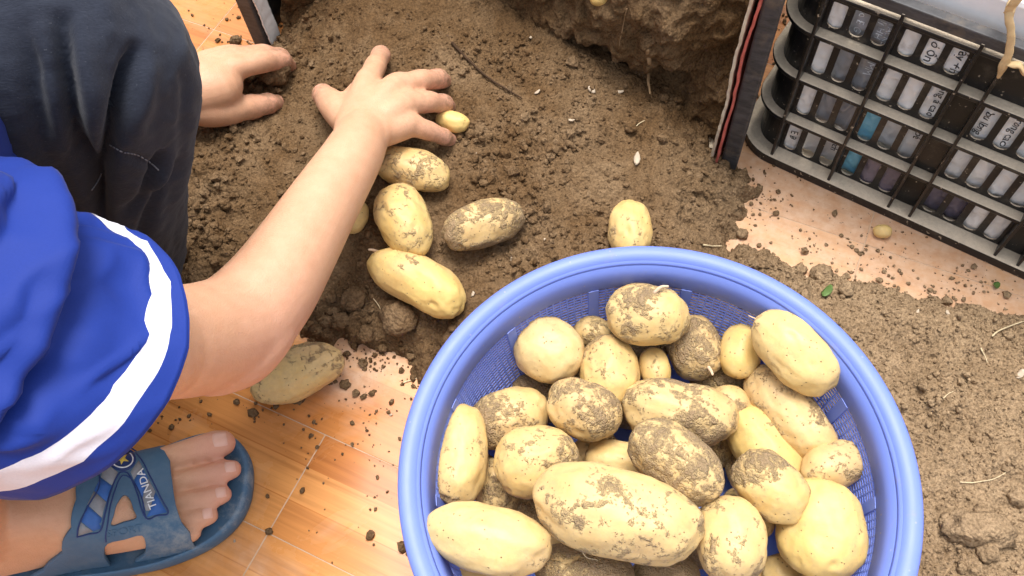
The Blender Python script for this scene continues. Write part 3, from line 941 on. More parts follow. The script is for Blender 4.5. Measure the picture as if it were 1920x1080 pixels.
def to_crate(v):
    v = np.asarray(v, float)
    return np.c_[CC + v[:, :1] * Ca + v[:, 1:2] * Cb, v[:, 2]]
def bag(x0, x1, z0, z1, y, mat, label, seed, texts=()):
    y -= 0.0078
    z0 = 0.0065 if z0 < 0.02 else z0
    nx, nz = int((x1 - x0) / 0.0022) + 2, int((z1 - z0) / 0.0022) + 2
    gx, gz = np.meshgrid(np.linspace(x0, x1, nx), np.linspace(z0, z1, nz))
    p = np.c_[gx.ravel(), np.zeros(nx * nz), gz.ravel()]
    r = 1 - np.abs(fbm(p * np.array([60, 1, 34]) + seed * 3.3, 3))
    yy = y - 0.0022 * np.clip(r, 0, 1)**3 + 0.0012 * fbm(p * 120 + seed, 2)
    yb = y + 0.003 + 0 * yy
    ed = np.minimum.reduce([gx.ravel() - x0, x1 - gx.ravel(), gz.ravel() - z0, z1 - gz.ravel()])
    yy = np.minimum(yy + 0.003 * np.exp(-ed / 0.003), yb)
    front = np.c_[gx.ravel(), yy, gz.ravel()]
    idx = np.arange(nx * nz).reshape(nz, nx)
    F = np.stack([idx[:-1, :-1], idx[:-1, 1:], idx[1:, 1:], idx[1:, :-1]], -1).reshape(-1, 4)
    V = to_crate(front)
    o = tag(link('plastic_bag', pydata('plastic_bag', V, F), mat), label, 'plastic bag', 'plastic bags stuffed in the crate')
    m = o.modifiers.new('s', 'SOLIDIFY'); m.thickness = 0.0006; m.offset = -1
    for s, cx, cz, size, ink in texts:
        tm = text_mesh(s, size)
        c = co_get(tm)
        L = np.c_[cx + c[:, 1], np.zeros(len(c)), cz - c[:, 0]]       # reads downwards
        pp = L * np.array([1, 0, 1])
        r = 1 - np.abs(fbm(pp * np.array([60, 1, 34]) + seed * 3.3, 3))
        L[:, 1] = y - 0.0022 * np.clip(r, 0, 1)**3 + 0.0012 * fbm(pp * 120 + seed, 2) - 0.0007
        co_set(tm, to_crate(L))
        link('lettering', tm, M[ink], o, False)
pt = lambda k, x0=FINS[1], n=3, w=0.0685: x0 + w / n * (k + 0.5)
bag(0.036, 0.0665, 0.012, 0.242, 0.0245, M['bag_white'], 'cream plastic bag at the rounded corner of the black crate', 1, [('E B', 0.0555, 0.036, 0.011, 'ink')])
bag(0.0655, 0.1125, 0.066, 0.242, 0.0300, M['bag_grey'], 'grey printed plastic bag in the upper slots left of centre', 2,
    [('n no E G', pt(1, FINS[0]) - 0.001, 0.214, 0.0105, 'print_white'), ('AN TAUKE', pt(2, FINS[0]) + 0.0035, 0.214, 0.0088, 'print_white'), ('on lý HH', pt(2, FINS[0]) - 0.0042, 0.214, 0.0088, 'print_white'), ('MM', pt(2, FINS[0]), 0.160, 0.011, 'print_white')])
bag(0.0655, 0.1125, 0.012, 0.067, 0.0345, M['bag_white'], 'white printed plastic bag low beside the rounded corner', 3, [('Bucch', pt(2, FINS[0]), 0.040, 0.011, 'ink')])
bag(0.1105, 0.1815, 0.124, 0.242, 0.0245, M['bag_white'], 'soil-smeared white plastic bag in the upper middle slots', 4,
    [('Đ ó ống', pt(1), 0.214, 0.0125, 'ink'), ('ấy +hà', pt(2) + 0.001, 0.208, 0.0115, 'ink'), ('ông á cao', pt(2) + 0.002, 0.158, 0.0105, 'ink')])
bag(0.1105, 0.1345, 0.012, 0.127, 0.0300, M['bag_blue'], 'bright sky-blue plastic bag in the lower middle slots', 5)
bag(0.1335, 0.1580, 0.064, 0.127, 0.0345, M['bag_white'], 'white plastic bag between the sky-blue and the pale bag', 6)
bag(0.1565, 0.1815, 0.064, 0.127, 0.0300, M['bag_white'], 'pale plastic bag printed u bé beside the dark crate post', 7, [('u bé', pt(2) + 0.002, 0.108, 0.0115, 'ink')])
bag(0.1335, 0.1815, 0.012, 0.066, 0.0245, M['bag_purple'], 'dusky purple plastic bag in the bottom slots beside the sky-blue one', 8)
P4 = lambda k: FINS[3] + 0.0915 / 4 * (k + 0.5)
bag(0.2035, 0.2480, 0.012, 0.067, 0.0300, M['bag_purple'], 'crumpled dark purple plastic bag in the bottom right slots', 9)
bag(0.2460, 0.2960, 0.012, 0.067, 0.0245, M['bag_white'], 'white plastic bag in the bottom slots right of the dark purple one', 10)
bag(0.2035, 0.2960, 0.067, 0.195, 0.0265, M['bag_white'], 'clean white plastic bag with black print in the right slots', 12,
    [('h vị bu lbng', P4(0) + 0.001, 0.163, 0.0105, 'ink'), ('g rong cao', P4(1) + 0.003, 0.160, 0.0105, 'ink')])
bag(0.3185, 0.4550, 0.012, 0.242, 0.0265, M['bag_white'], 'white plastic bag at the far end of the black crate', 13)
# white foam box standing in the crate
fo = tag(empty('foam_box', tuple(to_crate([(0.28, 0.19, 0.010)])[0]), CA), 'white foam box standing in the black crate', 'box')
bm = bmesh.new(); box_bm(bm, (0, 0.010, 0.115), (0.39, 0.26, 0.23), None, 0.004); from_bm('body', bm, M['foam'], fo, False)
bm = bmesh.new(); box_bm(bm, (0, -0.006, 0.2535), (0.42, 0.330, 0.045), None, 0.005); from_bm('lid', bm, M['foam'], fo, False)

# dry stalk hanging over the crate rim
def fw(px, py, bo): return to_crate([face_local(px, py, bo)])[0]
st = [fw(1912, -22, 0.02), fw(1893, 22, -0.004), fw(1896, 62, -0.008), fw(1893, 95, -0.008), fw(1882, 124, -0.008), fw(1872, 146, -0.007)]
sk = tag(empty('dry_stalk', tuple(st[-1])), 'dry tan plant stalk hanging over the crate rim', 'stalk')
v, f = tube_vf(np.array(st) - st[-1], [0.004, 0.0036, 0.003, 0.0034, 0.0044, 0.0012], 8, 6, 0.4)
v = v + 0.0010 * np.c_[noise3(v * 160), noise3(v * 160 + 5), noise3(v * 160 + 9)]
link('stem', pydata('stem', v, f), M['stalk'], sk)
for (x0, y0), (x1, y1), r in (((1888, 25), (1925, -15), 0.005), ((1886, 118), (1925, 138), 0.006)):
    a, b = fw(x0, y0, -0.006) - st[-1], fw(x1, y1, -0.004) - st[-1]
    v, f = tube_vf([a, (a + b) / 2 + (0, 0, 0.004), b], [r * 0.4, r, r * 0.5], 10, 8, 0.3)
    v = v + 0.003 * np.c_[noise3(v * 130), noise3(v * 130 + 5), noise3(v * 130 + 9)]
    link('withered_leaf', pydata('withered_leaf', v, f), M['stalk'], sk)

# ------------------------------------------------------------------ opened crate of soil
BA = math.atan2(BU[1], BU[0])
scr = tag(empty('soil_crate', (BO[0], BO[1], 0), BA), 'dark open-fronted crate holding the block of soil', 'crate')
for x0, x1 in ((-0.0235, -0.001), (BLEN + 0.002, BLEN + 0.0205)):
    bm = bmesh.new(); box_bm(bm, ((x0 + x1) / 2, 0.004, 0.150), (x1 - x0, 0.016, 0.300), None, 0.0025)
    for e_ in [e for e in bm.edges if abs(e.verts[0].co.z - e.verts[1].co.z) > 0.1]: pass
    from_bm('corner_post', bm, M['scuff'], scr, False)
    xm = x0 + 0.010 if x0 < 0 else x1 - 0.010
    bm = bmesh.new(); box_bm(bm, (xm, 0.2135, 0.149), (0.006, 0.403, 0.296), None, 0.001)
    from_bm('side_wall', bm, M['crate'], scr, False)
bm = bmesh.new(); box_bm(bm, (BLEN / 2, 0.418, 0.149), (BLEN + 0.04, 0.005, 0.296), None, 0.001); from_bm('back_wall', bm, M['crate'], scr, False)
bm = bmesh.new(); box_bm(bm, (BLEN / 2, 0.215, 0.003), (BLEN - 0.01, 0.395, 0.004), None, 0.001); from_bm('base', bm, M['crate'], scr, False)
def liner(xc, lean, mat, label, seed, y0, th, z1=0.29, ylen=0.30):
    nz, ny = 90, 24
    zz_, tt = np.meshgrid(np.linspace(0.004, z1, nz), np.linspace(0, 1, ny)**1.6, indexing='ij')
    z_, t_ = zz_.ravel(), tt.ravel()
    p = np.c_[z_ * 0, t_ * 0, z_]
    y = y0 + ylen * t_ + (1 - t_) * (0.004 * fbm(p * 22 + seed, 3) + 0.0010 * noise3(p * 240 + seed))
    x = xc + (0.0022 * fbm(np.c_[y * 8, z_ * 14, z_ * 0 + seed], 3) + 0.0006 * noise3(np.c_[y * 40, z_ * 130, z_ * 0 + seed])) + lean * np.exp(-t_ * 12)
    W = np.c_[BO + x[:, None] * BU + y[:, None] * BV, z_]
    idx = np.arange(nz * ny).reshape(nz, ny)
    F = np.stack([idx[:-1, :-1], idx[:-1, 1:], idx[1:, 1:], idx[1:, :-1]], -1).reshape(-1, 4)
    o = tag(link('paper_liner', pydata('paper_liner', W, F), mat), label, 'paper')
    m = o.modifiers.new('s', 'SOLIDIFY'); m.thickness = th; m.offset = 0
liner(BLEN - 0.0060, -0.002, M['paper'], 'torn white paper lining the right wall of the soil crate', 2, -0.008, 0.0030)
liner(BLEN - 0.0015, 0.000, M['red_paper'], 'faded red paper edge between the white paper and the crate post', 5, -0.010, 0.0026)
liner(0.0030, 0.001, M['bag_white'], 'white liner sheet along the left wall of the soil crate', 8, -0.002, 0.0020, 0.29, 0.022)

# ------------------------------------------------------------------ basket
bask = tag(empty('basket', (BC[0], BC[1], 0.002)), 'round blue plastic colander basket heaped with potatoes', 'basket')
NB = 208
def lathe(name, prof, mat, parent, closed=True, seg=NB):
    bm = bmesh.new()
    rings = [[bm.verts.new((r * math.cos(2 * math.pi * k / seg), r * math.sin(2 * math.pi * k / seg), z)) for k in range(seg)] for r, z in prof]
    n = len(rings)
    for i in range(n if closed else n - 1):
        a, b = rings[i], rings[(i + 1) % n]
        for k in range(seg): bm.faces.new((a[k], a[(k + 1) % seg], b[(k + 1) % seg], b[k]))
    return from_bm(name, bm, mat, parent)
rim = [(0.1985, 0.1340), (0.1999, 0.1440), (0.1996, 0.1474), (0.1980, 0.1496), (0.1955, 0.1504), (0.1915, 0.1502), (0.1880, 0.1494), (0.1852, 0.1476), (0.1837, 0.1443), (0.1815, 0.1443), (0.1832, 0.1466), (0.1900, 0.1482), (0.1958, 0.1472), (0.1972, 0.1430), (0.1964, 0.1340)]
lathe('rim', rim[::-1], M['basket'], bask)
R0, Z0, R1, Z1, R2, Z2 = 0.1836, 0.1444, 0.1745, 0.1220, 0.1430, 0.0130
lathe('solid_band', [(R0 - 0.0022, Z0), (R0, Z0), (R1 + 0.0011, Z1), (R1 - 0.0011, Z1)], M['basket'], bask)
NRIB, CPR, NROW = 13, 11, 27
def wall_pt(ang, t, off):
    r = R1 + (R2 - R1) * t; z = Z1 + (Z2 - Z1) * t
    r += 0.006 * math.sin(math.pi * t) + off
    return (r * math.cos(ang), r * math.sin(ang), z)
V, F = [], []
vid = {}
def vget(a, t, off):
    k = (round(a, 6), round(t, 6), off)
    if k not in vid: vid[k] = len(V); V.append(wall_pt(a, t, off))
    return vid[k]
rib_w = math.radians(360 / NRIB) * 0.055
RIB0 = math.radians(97)
T_IN, T_OUT = -0.0005, 0.0005
for s in range(NRIB):
    a0 = RIB0 + 2 * math.pi * s / NRIB + rib_w; a1 = RIB0 + 2 * math.pi * (s + 1) / NRIB - rib_w
    ca = (a1 - a0) / CPR
    for c in range(CPR):
        A0 = a0 + c * ca; A1 = A0 + ca
        h0, h1 = A0 + ca * 0.085, A1 - ca * 0.085
        for r in range(NROW):
            t0, t1 = r / NROW, (r + 1) / NROW
            k0, k1 = t0 + (t1 - t0) * 0.155, t1 - (t1 - t0) * 0.155
            o = [(A0, t0), (A1, t0), (A1, t1), (A0, t1)]
            i = [(h0, k0), (h1, k0), (h1, k1), (h0, k1)]
            for off in (T_IN, T_OUT):
                oo = [vget(*q, off) for q in o]; ii = [vget(*q, off) for q in i]
                for k in range(4):
                    q = (oo[k], oo[(k + 1) % 4], ii[(k + 1) % 4], ii[k])
                    F.append(q if off > 0 else q[::-1])
            ia = [vget(*q, T_IN) for q in i]; ib = [vget(*q, T_OUT) for q in i]
            for k in range(4): F.append((ia[k], ia[(k + 1) % 4], ib[(k + 1) % 4], ib[k]))
link('lattice_wall', pydata('lattice_wall', V, F), M['basket'], bask, False)
for s in range(NRIB):
    a = RIB0 + 2 * math.pi * s / NRIB
    bm = bmesh.new(); rows = []
    for k in range(13):
        t = k / 12
        rows.append([bm.verts.new(wall_pt(a + da, t, off)) for da, off in ((-rib_w, -0.0016), (rib_w, -0.0016), (rib_w, 0.0022), (-rib_w, 0.0022))])
    for p, q in zip(rows, rows[1:]):
        for k in range(4): bm.faces.new((p[k], p[(k + 1) % 4], q[(k + 1) % 4], q[k]))
    bm.faces.new(rows[0]); bm.faces.new(rows[-1][::-1])
    from_bm('rib', bm, M['basket'], bask, False)
bm = bmesh.new()
rings = [[bm.verts.new((r * math.cos(2 * math.pi * k / 96), r * math.sin(2 * math.pi * k / 96), z)) for k in range(96)] for r, z in ((0.1445, 0.0125), (0.1445, 0.0150), (0.136, 0.0050), (0.136, 0.0), (0.131, 0.0), (0.131, 0.0045), (0.06, 0.0045), (0.002, 0.0045))]
for a, b in zip(rings[1:], rings[2:]):
    for k in range(96): bm.faces.new((a[k], a[(k + 1) % 96], b[(k + 1) % 96], b[k]))
o = from_bm('bottom', bm, M['basket'], bask)
m = o.modifiers.new('s', 'SOLIDIFY'); m.thickness = 0.002

# ------------------------------------------------------------------ potatoes
def potato_mesh(L, W, H, seed, bend=0.0, blunt=2.5, waist=0.0, taper=0.0):
    bm = bmesh.new(); bmesh.ops.create_icosphere(bm, subdivisions=5 if L > 0.06 else 4, radius=1.0)
    v = np.array([q.co[:] for q in bm.verts])
    r_ = np.random.default_rng(seed + 100)
    x = np.clip(v[:, 0], -0.9999, 0.9999)
    g = np.sqrt(np.maximum(1 - np.abs(x)**blunt, 1e-6)) / np.sqrt(1 - x**2)
    g = np.minimum(g, 1.9) * (1 - waist * np.exp(-(x / 0.35)**2)) * (1 + taper * x)
    p = v.copy()
    p[:, 1] *= g; p[:, 2] *= g
    n1 = fbm(v * 0.9 + seed * 5.1, 2); n2 = fbm(v * 2.4 + seed * 2.3, 2)
    p *= (1 + 0.085 * n1 + 0.035 * n2 + 0.006 * fbm(v * 9 + seed, 2))[:, None]
    for k in range(9):                                  # eyes
        d = r_.normal(size=3) * np.array([1.4, 1, 1]); d /= np.linalg.norm(d)
        an = np.arccos(np.clip(v @ d, -1, 1)); wd = r_.uniform(0.07, 0.12)
        p *= (1 - r_.uniform(0.02, 0.045) * np.exp(-(an / wd)**2) + 0.012 * np.exp(-((an - 2.0 * wd) / wd)**2))[:, None]
    p *= np.array([L, W, H]) / 2
    p[:, 1] += bend * W * ((p[:, 0] / (L / 2))**2 - 0.4)
    for q, c in zip(bm.verts, p): q.co = c
    me = bpy.data.meshes.new('potato'); bm.to_mesh(me); bm.free()
    return me
POT = []
def potato(px, py, Lp, Wp, ang, z, label, dirt=0.5, hue=0.4, tilt=0.0, thick=0.92, cat='potato', group='potatoes', **kw):
    i = len(POT) + 1
    if z is None:
        p0 = hit_px(px, py + 0.15 * Wp)
        hh = pxr(p0, Wp) * 0.5
        z = ground(p0[0], p0[1]) + hh * 0.80
        c = U(px, py, z)
        z = max(ground(c[0], c[1]), 0.0) + pxr(c, Wp) * 0.5 * thick * (0.86 if ground(c[0], c[1]) > 0.003 else 0.98)
    c = U(px, py, z)
    ca, sa = math.cos(math.radians(ang)), math.sin(math.radians(ang))
    A, B = U(px + ca * Lp / 2, py + sa * Lp / 2, z), U(px - ca * Lp / 2, py - sa * Lp / 2, z)
    ax = A - B; ax /= np.linalg.norm(ax)
    view = (c - CAM) / np.linalg.norm(c - CAM)
    W = pxr(c, Wp); Lm = pxr(c, Lp)
    k2 = float(ax @ view)**2                             # foreshortening of the long axis
    L = math.sqrt(max((Lm**2 - W**2 * k2) / (1 - k2), W * W))
    o = link('potato', potato_mesh(L, W, W * thick, i, **kw), M['potato'])
    az = math.atan2(ax[1], ax[0])
    o.matrix_world = Matrix.Translation(Vector(c)) @ Matrix.Rotation(az, 4, 'Z') @ Matrix.Rotation(math.radians(-tilt), 4, 'Y')
    o['dirt'] = float(dirt); o['hue'] = float(hue)
    tag(o, label, cat, group)
    POT.append(o)
    return o
G1, G2 = 'potatoes heaped in the blue basket', 'potatoes lying loose on soil and floor'
def sprout(parent, pts, r):
    inv = parent.matrix_world.inverted()
    L = [np.array(inv @ Vector(p)) for p in pts]
    v, f = tube_vf(L, np.linspace(r, r * 0.6, len(L)), 8, 5)
    link('sprout', pydata('sprout', v, f), M['sprout'], parent)
B = lambda *a, **k: potato(*a, group=G1, **k)
p1 = B(1216, 592, 156, 117, 8, .118, 'broad potato with a wide soil band, farthest back on top of the basket heap', dirt=.62, hue=.55, taper=-.06)
p2 = B(1030, 658, 132, 122, 30, .092, 'smooth round potato against the back left basket wall', dirt=.36, hue=.15)
B(1142, 699, 140, 108, 82, .090, 'upright egg-shaped yellow potato left of the tiny one in basket', dirt=.40, hue=.75)
B(1228, 690, 78, 58, 80, .086, 'tiny oval potato wedged below the broad one in basket', dirt=.38, hue=.7)
p5 = B(1303, 652, 122, 104, 70, .082, 'round muddy potato with a small sprout, behind the tiny one in basket', dirt=.68, hue=.3)
B(1388, 660, 106, 76, 100, .092, 'small smooth yellow potato left of the long sprouting one in basket', dirt=.33, hue=.85)
p7 = B(1491, 660, 188, 116, 42, .128, 'long pale potato with two sprouts, highest at the right basket wall', dirt=.38, hue=.45, tilt=-4)
B(1478, 772, 208, 106, 49, .090, 'long mottled potato lying below the sprouting one along right basket wall', dirt=.55, hue=.3)
B(1276, 772, 216, 124, 10, .100, 'large knobbly muddy-topped potato in the middle of the basket', dirt=.72, hue=.3, waist=.06)
B(1095, 768, 146, 108, 24, .106, 'plump potato with rough skin flakes left of the knobbly one in basket', dirt=.60, hue=.45)
B(953, 785, 152, 118, -14, .078, 'wide potato half hidden behind the upright pale one at left of basket', dirt=.62, hue=.4)
B(861, 852, 190, 106, 94, .098, 'long pale potato standing upright along the left basket wall', dirt=.40, hue=.5, blunt=3.2)
B(1007, 864, 156, 128, -8, .106, 'plump yellow potato with speckled face above the biggest one in basket', dirt=.50, hue=.6)
p14 = B(1268, 866, 196, 122, 38, .138, 'oval potato caked with soil, resting above the biggest one in basket', dirt=.84, hue=.3)
B(1156, 964, 330, 166, 14, .146, 'biggest potato, long and half caked with soil, front of basket', dirt=.58, hue=.35, blunt=2.8)
B(919, 1010, 238, 130, 14, .132, 'long clean pale potato at the front left basket wall', dirt=.33, hue=.35)
B(1432, 838, 190, 108, 50, .078, 'long yellow potato partly under the oval muddy one at right of basket', dirt=.45, hue=.85)
B(1446, 912, 156, 112, 42, .124, 'oval muddy potato overlapping the round yellow one at right of basket', dirt=.66, hue=.6)
p19 = B(1562, 874, 122, 86, -20, .098, 'small tan potato touching the right basket wall', dirt=.55, hue=.2)
B(1537, 994, 186, 162, 85, .104, 'big round clean yellow potato at the front right of basket', dirt=.30, hue=.8)
B(1372, 1012, 160, 130, 82, .128, 'potato with one square soil patch between the biggest and the round one', dirt=.52, hue=.45)
B(1160, 868, 132, 84, 10, .076, 'small potato showing only its top behind the biggest one', dirt=.40, hue=.4)
B(1115, 846, 100, 66, -25, .058, 'potato glimpsed in the dark gap left of the caked oval one', dirt=.60, hue=.4)
B(1404, 962, 104, 88, 50, .082, 'rough potato peeping out below the oval muddy one', dirt=.62, hue=.6)
B(932, 914, 112, 92, 70, .062, 'dark speckled potato under the upright pale and plump yellow ones', dirt=.66, hue=.4)
B(1114, 624, 78, 62, 20, .078, 'small muddy potato between the round smooth and the broad one', dirt=.72, hue=.4)
B(1098, 1076, 190, 104, 8, .092, 'soil-crusted potato with roots under the front of the biggest one', dirt=.95, hue=.3)
B(1350, 716, 110, 74, 12, .058, 'shaded muddy potato under the small smooth yellow one', dirt=.80, hue=.4)
B(1250, 1082, 130, 84, 0, .076, 'soil-coated potato at the bottom edge right of the root-covered one', dirt=.85, hue=.4)
B(1470, 1088, 100, 80, 60, .062, 'potato at the bottom edge below the one with the square patch', dirt=.5, hue=.5)
B(892, 1098, 130, 84, 20, .070, 'potato under the long clean one at the front left', dirt=.45, hue=.4)
B(1372, 762, 84, 72, 40, .082, 'small lobe-like potato right of the large knobbly one in basket', dirt=.58, hue=.4)
DEEP = 'muddy potato deep in the basket, seen only in the gaps between others'
for x, y, z, s in ((1010, 745, .045, 110), (1190, 760, .042, 120), (1330, 840, .046, 115), (985, 960, .050, 110), (1090, 905, .048, 120), (1230, 950, .050, 130), (1400, 880, .040, 110), (1480, 930, .045, 110), (1210, 655, .045, 100), (1380, 1085, .05, 120), (1500, 830, .042, 100), (900, 880, .042, 90), (1060, 1000, .05, 120), (1110, 695, .045, 100), (1420, 720, .045, 100), (1300, 1010, .05, 110), (1540, 900, .042, 100)):
    B(x, y, s, s * 0.72, random.uniform(0, 180), z, DEEP, dirt=.9, hue=.4)
for x, y, z, s_, a_ in ((1010, 1180, .100, 190, 20), (1190, 1195, .095, 170, -30), (1370, 1200, .100, 180, 10), (1540, 1150, .090, 150, 60), (1200, 1130, .06, 140, 40)):
    B(x, y, s_, s_ * 0.68, a_, z, 'potato of the nearest rows in the basket, closest to the viewer', dirt=random.uniform(.4, .7), hue=random.uniform(.2, .8))
sprout(p7, [U(1538, 664, .135), U(1556, 664, .139), U(1567, 661, .143), U(1575, 655, .147)], 0.0016)
sprout(p7, [U(1552, 690, .125), U(1560, 699, .128), U(1565, 706, .129)], 0.0022)
sprout(p7, [U(1428, 596, .130), U(1416, 597, .134), U(1404, 592, .135)], 0.0008)
sprout(p1, [U(1228, 548, .142), U(1240, 538, .146), U(1252, 537, .147)], 0.0018)
sprout(p5, [U(1328, 688, .095), U(1334, 697, .098), U(1336, 702, .099)], 0.0018)
sprout(p19, [U(1552, 898, .104), U(1544, 905, .108), U(1536, 906, .108)], 0.003)
Q_ = lambda *a, **k: potato(*a, group=G2, **k)
Q_(772, 317, 146, 80, 14, None, 'potato with a muddy tip, just below the wrist on the soil', dirt=.45, hue=.7)
Q_(757, 412, 146, 98, 66, None, 'plump potato with a muddy shoulder, leaning on the kidney-shaped one', dirt=.55, hue=.7, taper=-.04)
Q_(906, 421, 164, 90, -19, None, 'soil-blotched oval potato lying alone in the loose soil', dirt=.86, hue=.3)
p = Q_(783, 528, 196, 98, 31, None, 'long kidney-shaped clean yellow potato nearest the basket', dirt=.12, hue=.8, bend=-.10, waist=.05)
sprout(p, [U(708, 472, p.location.z), U(700, 469, p.location.z + .004), U(692, 468, p.location.z + .006)], 0.0018)
Q_(848, 228, 64, 40, 14, None, 'tiny yellow potato held at the little finger', dirt=.15, hue=.8)
Q_(1182, 428, 112, 82, 90, None, 'pale potato half buried in soil behind the basket rim', dirt=.35, hue=.7)
Q_(664, 404, 70, 54, 100, None, 'small potato mostly hidden behind the forearm', dirt=.35, hue=.6)
Q_(556, 700, 180, 96, -24, None, 'soil-streaked potato on the floor under the elbow', dirt=.55, hue=.45)
Q_(1655, 434, 33, 26, 10, None, 'marble-sized yellow potato on the floor beside the black crate', dirt=.35, hue=.7)
d = RW @ np.array([1126 - 960.0, 2 - 540.0, FPX]); d /= np.linalg.norm(d)
r = soil_bvh.ray_cast(Vector(CAM), Vector(d))
if r[0] is not None:
    zc = r[0].z
    Q_(1126, -4, 40, 34, 0, zc, 'yellow potato stuck in the top of the soil wall', dirt=.1, hue=1.0)

# ------------------------------------------------------------------ person
def stn(px, py, z, wpx):
    p = U(px, py, z)
    return np.r_[p, pxr(p, wpx) / 2]
def knuckles(q, k):
    out = [(*e[:3], e[3] * k) for e in q[:3]]
    for a, b in zip(q[2:], q[3:]):
        out += [tuple((np.array(a[:3]) + np.array(b[:3])) / 2 + np.array([0, 0, 0.0015])) + ((a[3] + b[3]) / 2 * k * 0.90,), (*b[:3], b[3] * k)]
    return out
def chain(sts, seg=18, sub=6, flat=1.0, ref=None):
    a = np.array(sts)
    return tube_vf(a[:, :3], a[:, 3], seg, sub, flat, ref)
parts = []
# right arm, elbow to wrist follows the photograph
SH_R = np.array([-0.385, 0.225, 0.430])
arm = [np.r_[(-0.415, 0.300, 0.400), 0.040], stn(196, 662, .295, 190), stn(298, 645, .255, 214), stn(380, 634, .212, 212), stn(444, 608, .182, 200), stn(500, 550, .170, 182), stn(550, 475, .162, 160), stn(602, 389, .153, 137), stn(648, 315, .143, 118), stn(669, 278, .134, 108), stn(684, 246, .124, 90), stn(697, 220, .116, 60)]
parts.append(chain(arm, 26, 7))
parts.append(chain([stn(402, 670, .196, 150), stn(448, 656, .182, 144), stn(486, 622, .174, 134)], 18, 5))     # elbow point
# right hand, spread and dug into the soil
parts.append(chain([stn(660, 304, .138, 84), stn(680, 250, .127, 112), stn(700, 200, .114, 118)], 20, 5, 0.68))
WR = (676, 262, .130)
hand_r = {'index': [(668, 250, .126, 44), (678, 200, .120, 52), (690, 156, .114, 47), (704, 124, .104, 37), (714, 104, .082, 34), (716, 104, .058, 28)],
          'middle': [(680, 250, .127, 44), (708, 205, .122, 54), (742, 164, .116, 48), (790, 151, .106, 38), (822, 148, .086, 35), (832, 152, .060, 28)],
          'ring': [(688, 254, .126, 44), (724, 220, .121, 54), (764, 194, .113, 47), (804, 191, .102, 37), (832, 195, .082, 34), (840, 200, .058, 27)],
          'little': [(692, 262, .124, 42), (730, 244, .117, 50), (768, 234, .108, 44), (806, 246, .094, 33), (832, 257, .078, 30), (848, 265, .058, 24)],
          'thumb': [(666, 246, .122, 46), (640, 214, .112, 54), (618, 190, .102, 46), (606, 178, .086, 38), (602, 178, .062, 30)]}
for k, s in hand_r.items(): parts.append(chain([stn(*q) for q in knuckles(s, 1.16)], 14, 4))
# web of the palm
parts.append(chain([stn(656, 226, .116, 66), stn(664, 196, .112, 66), stn(676, 172, .108, 54)], 14, 5, 0.7))
parts.append(chain([stn(712, 236, .116, 64), stn(738, 212, .110, 56), stn(752, 208, .106, 40)], 14, 5, 0.7))
# left arm and hand, reaching out beyond the knee
SH_L = np.array([-0.455, 0.560, 0.455])
EL_L = np.array([-0.470, 0.720, 0.265])
wl = stn(318, 176, .105, 96)
parts.append(chain([np.r_[SH_L + (0, 0, -0.012), 0.042], np.r_[(SH_L + EL_L) / 2, 0.045], np.r_[EL_L, 0.043], np.r_[(EL_L + wl[:3]) / 2 + (0, 0, 0.01), 0.038], wl], 22, 6))
parts.append(chain([stn(318, 176, .105, 100), stn(360, 168, .100, 118), stn(395, 160, .096, 120)], 20, 5, 0.8))
hand_l = {'index': [(345, 165, .104, 44), (392, 146, .104, 46), (436, 130, .100, 44), (490, 116, .088, 39), (528, 114, .066, 36), (541, 124, .036, 28)],
          'middle': [(345, 155, .102, 44), (392, 130, .102, 46), (436, 113, .097, 43), (492, 103, .080, 38), (526, 108, .052, 34), (534, 122, .024, 26)],
          'ring': [(342, 148, .097, 44), (390, 120, .094, 44), (432, 106, .086, 41), (480, 104, .064, 36), (508, 114, .036, 30), (512, 124, .018, 24)],
          'little': [(340, 145, .090, 40), (384, 117, .082, 40), (420, 109, .070, 37), (455, 112, .046, 33), (476, 122, .024, 28), (478, 128, .014, 22)],
          'thumb': [(342, 190, .096, 56), (385, 205, .086, 60), (428, 208, .074, 50), (474, 200, .058, 44), (505, 194, .046, 38), (520, 192, .036, 28)]}
for k, s in hand_l.items(): parts.append(chain([stn(*q) for q in knuckles(s, 1.12)], 14, 4))
parts.append(chain([stn(365, 185, .094, 70), stn(400, 178, .090, 66), stn(422, 172, .086, 44)], 14, 5, 0.7))
# right foot in its own frame: s along the foot from the heel, t towards the big toe
FH = np.array([-0.517, 0.213]); FTH = math.radians(12)
FX = np.array([math.cos(FTH), math.sin(FTH)]); FY = np.array([-FX[1], FX[0]])
SOLE = 0.021
fs = np.array([-0.004, 0.02, 0.05, 0.09, 0.13, 0.165, 0.19, 0.207])
fw_ = np.array([0.020, 0.030, 0.033, 0.034, 0.040, 0.0455, 0.0465, 0.043])
fh = np.array([0.045, 0.075, 0.092, 0.088, 0.070, 0.051, 0.040, 0.031])
fc = np.array([0.0, 0.0, 0.0, -0.002, -0.003, -0.003, -0.004, -0.005])
def foot_dim(s): return np.interp(s, fs, fw_), np.interp(s, fs, fh), np.interp(s, fs, fc)
def fworld(s, t, z): 
    s, t, z = np.broadcast_arrays(np.asarray(s, float), t, z)
    return np.c_[FH + s.reshape(-1, 1) * FX + t.reshape(-1, 1) * FY, z.ravel()]
